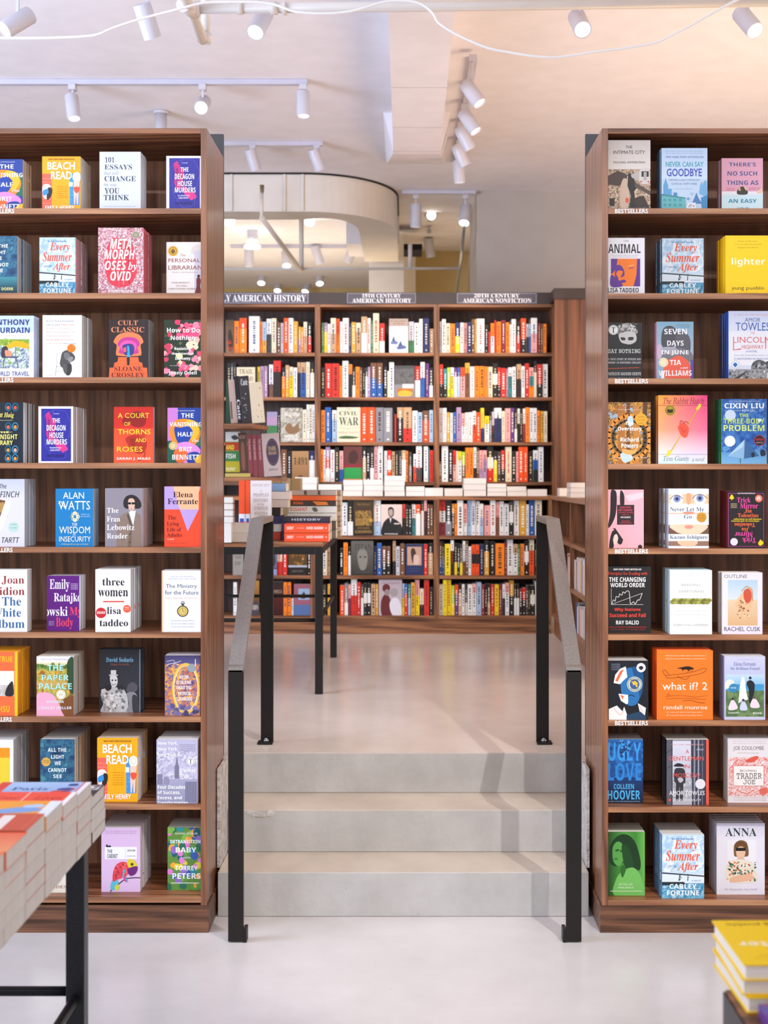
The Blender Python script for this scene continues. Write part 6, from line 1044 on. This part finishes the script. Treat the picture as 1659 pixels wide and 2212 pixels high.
for (px, py, d, dr, lb) in ((1021, 202, 7.62, (.5, -.25, -.8), 'first and nearest'), (1014, 263, 8.22, (.5, -.2, -.8), 'second'), (1004, 298, 8.62, (.45, .1, -.85), 'third'), (995, 335, 9.08, (.4, .2, -.85), 'fourth'), (992, 371, 9.55, (.05, .1, -1), 'last, upright')):
    track_spot(px, py, d, dr, '%s spotlight in the row beside the boxed beam' % lb, False, group=G4)
# far fittings seen over the bookcases
G5 = 'small spotlights beyond the far bookcases'
track(X(497, 14.0), X(800, 14.0), 14.0, 14.04, 'distant lighting track beyond the curved soffit')
track(X(868, 11.35), X(1028, 11.35), 11.33, 11.37, 'short lighting track left of the grey pillar')
for px, py, d, dr, lit, lb in ((538, 556, 14, (0, .1, -1), False, 'distant upright spotlight, leftmost under the far track'), (618, 560, 14, (.1, -.5, -.8), True, 'distant lit spotlight behind the slanting pipe'), (686, 551, 14, (.3, .2, -.9), False, 'distant spotlight leaning right under the far track'), (758, 548, 14, (-.4, .1, -.9), False, 'distant spotlight leaning left at the far track end'),
                               (565, 602, 16.2, (0, -.5, -.85), True, 'tiny lit spotlight above the early history sign'), (690, 603, 16.2, (.1, -.5, -.85), True, 'tiny lit spotlight right of the vertical pipe'), (600, 619, 16.9, (0, -.5, -.85), True, 'tiny lit spotlight just above the bookcase header'), (662, 621, 16.9, (-.2, -.5, -.85), True, 'tiny lit spotlight above the header, right of its twin'),
                               (898, 466, 11.4, (0, .1, -1), False, 'upright spotlight on the short track by the pillar'), (1005, 463, 11.4, (-.12, -.45, -.85), True, 'lit spotlight on the short track touching the pillar'), (929, 463, 12.4, (.1, -.95, -.3), True, 'round bright spotlight between soffit and pillar, upper one'), (927, 475, 13.0, (.1, -.95, -.3), True, 'round bright spotlight between soffit and pillar, lower one'), (928, 535, 13.6, (.15, .2, -1), False, 'dim spotlight low between soffit and pillar')):
    track_spot(px, py, d, dr, lb, lit, L=.15 if d > 15 else .2, r=.05, group=G5)
def disc_light(px, py, d, label, z0):
    t = thing('downlight', label, 'downlight', (X(px, d), d, z0), 'downlights under the soffit')
    MB().tube([(0, 0, 0), (0, 0, -.05)], .055, 20).build('housing', MWHITE, t)
    l = MB(); l.tube([(0, 0, -.05), (0, 0, -.056)], .046, 20); l.build('lens', MLAMP, t)
for px, py, d, lb in ((497, 481, 12.55, 'round downlight beside the left bookcase edge'), (669, 480, 12.55, 'round downlight under the middle of the curved soffit')):
    t = thing('downlight', lb, 'downlight', (X(px, d), d, Z(py, d) + .03), 'downlights behind the soffit')
    MB().tube([(0, 0, 0), (0, 0, CEIL - Z(py, d) - .032)], .035, 16).build('housing', MWHITE, t)
    MB().tube([(0, -.01, 0), (0, -.03, -.05)], .045, 20).build('lens', MLAMP, t)
t = thing('pendant_light', 'short white cylinder light hanging beyond the soffit', 'pendant light', (X(545, 13.2), 13.2, Z(533, 13.2)))
MB().tube([(0, 0, .01), (0, 0, CEIL - Z(533, 13.2) - .002)], .055, 18).build('housing', MWHITE, t)
MB().tube([(0, 0, .009), (0, 0, -.012)], .08, 18).build('lens', MLAMP, t)
t = thing('ceiling_mount', 'white round ceiling mount and tube above the left bookcase', 'ceiling fitting', (X(348, 8.9), 8.9, 0))
MB().tube([(0, 0, CEIL - .001), (0, 0, CEIL - .02)], [.055, .05], 22).build('flange', MWHITE, t)
MB().tube([(0, 0, CEIL - .02), (0, 0, CEIL - .32)], .04, 18).build('tube', MWHITE, t)
# pipes
D = 5.5
mp_ = thing('sprinkler_pipe', 'white painted pipe with fittings across the top of the room', 'pipe')
MB().tube([(X(418, D), D, Z(19, D)), (X(1000, D), D, Z(13, D)), (X(1700, D), D, Z(3, D))], .0215, 16).build('pipe', MPIPE, mp_)
for px, wd, rr in ((424, .03, .03), (519, .022, .026), (592, .03, .027), (615, .016, .029)):
    MB().tube([(X(px, D) - wd / 2, D, Z(18, D)), (X(px, D) + wd / 2, D, Z(18, D))], rr, 16).build('coupling', MPIPE, mp_)
MB().tube([(X(370, 4.9), 4.9, Z(-60, 4.9)), (X(413, D), D, Z(20, D)), (X(438, 5.98), 5.98, Z(86, 5.98))], .0235, 16).build('branch_pipe', MPIPE, mp_)
MB().tube([(X(404, D), D - .1, Z(10, D - .1)), (X(416, D), D + .05, Z(26, D + .05))], .031, 16).build('tee_fitting', MPIPE, mp_)
MB().tube([(X(440, 5.98), 5.98, Z(92, 5.98)), (X(444, 5.98), 5.98, Z(72, 5.98))], .033, 14).build('elbow', MPIPE, mp_)
MB().tube([(X(444, 5.98), 5.98, Z(78, 5.98)), (X(444, 5.98), 5.98, CEIL)], .021, 14).build('riser', MPIPE, mp_)
cb = MB(); pts = [(-60, 81), (0, 82), (100, 82), (200, 77), (240, 62), (300, 42), (385, 20), (440, 6), (500, 4), (560, 5), (600, 12), (640, 26), (700, 29), (760, 24), (830, 4), (880, 2), (912, 10), (936, 30), (946, 48), (975, 68), (1010, 86), (1055, 104), (1100, 113), (1150, 121), (1198, 124), (1240, 119), (1300, 110), (1360, 103), (1418, 92), (1440, 82), (1500, 51), (1560, 17), (1600, -4), (1640, -20)]
pts = smooth_loop([(float(a), float(c)) for a, c in pts], 3, False)
cb.tube([(X(a, 5.3), 5.3, Z(c, 5.3)) for a, c in pts], .0056, 8)
tag(cb.build('cable', MLETTER), 'loose white cable sagging under the pipe across the ceiling', 'cable')
# rear pipes
rp = thing('rear_pipe', 'cream pipe with a slanting branch beyond the far bookcases', 'pipe')
D = 11.9
MB().tube([(X(470, D), D, Z(581, D)), (X(992, D), D, Z(580, D))], .013, 10).build('pipe', MPIPE, rp)
MB().tube([(X(565, 10.4), 10.4, Z(470, 10.4)), (X(650, D), D, Z(584, D))], .021, 12).build('slanted_pipe', MPIPE, rp)
MB().tube([(X(565, 10.4), 10.4, Z(472, 10.4)), (X(565, 10.4), 10.4, Z(417, 10.4))], .015, 12).build('drop_pipe', MPIPE, rp)
h = MB().tube([(X(566, 10.4), 10.4, Z(418, 10.4)), (X(566, 10.4), 10.4, Z(412, 10.4)), (X(566, 10.4), 10.4, Z(400, 10.4))], [.012, .016, .018], 10).build('sprinkler_head', MBRASS, rp)
MB().tube([(X(651, D), D, Z(585, D)), (X(651, D), D, CEIL)], .022, 12).build('riser', MPIPE, rp)
MB().tube([(X(886, D), D, Z(580, D)), (X(886, D), D, Z(528, D))], .02, 12).build('riser', MPIPE, rp)
MB().tube([(X(1003, 11.3), 11.3, Z(490, 11.3)), (X(997, 11.8), 11.8, Z(550, 11.8)), (X(985, 12.5), 12.5, Z(640, 12.5))], .014, 10).build('conduit', MBOLT, rp)
v = MB().box(X(872, 12.9), X(912, 12.9), 12.9, 13.3, Z(540, 12.9), Z(527, 12.9)).build('wall_vent', MBLACK); tag(v, 'black slot vent beyond the far bookcases', 'vent')
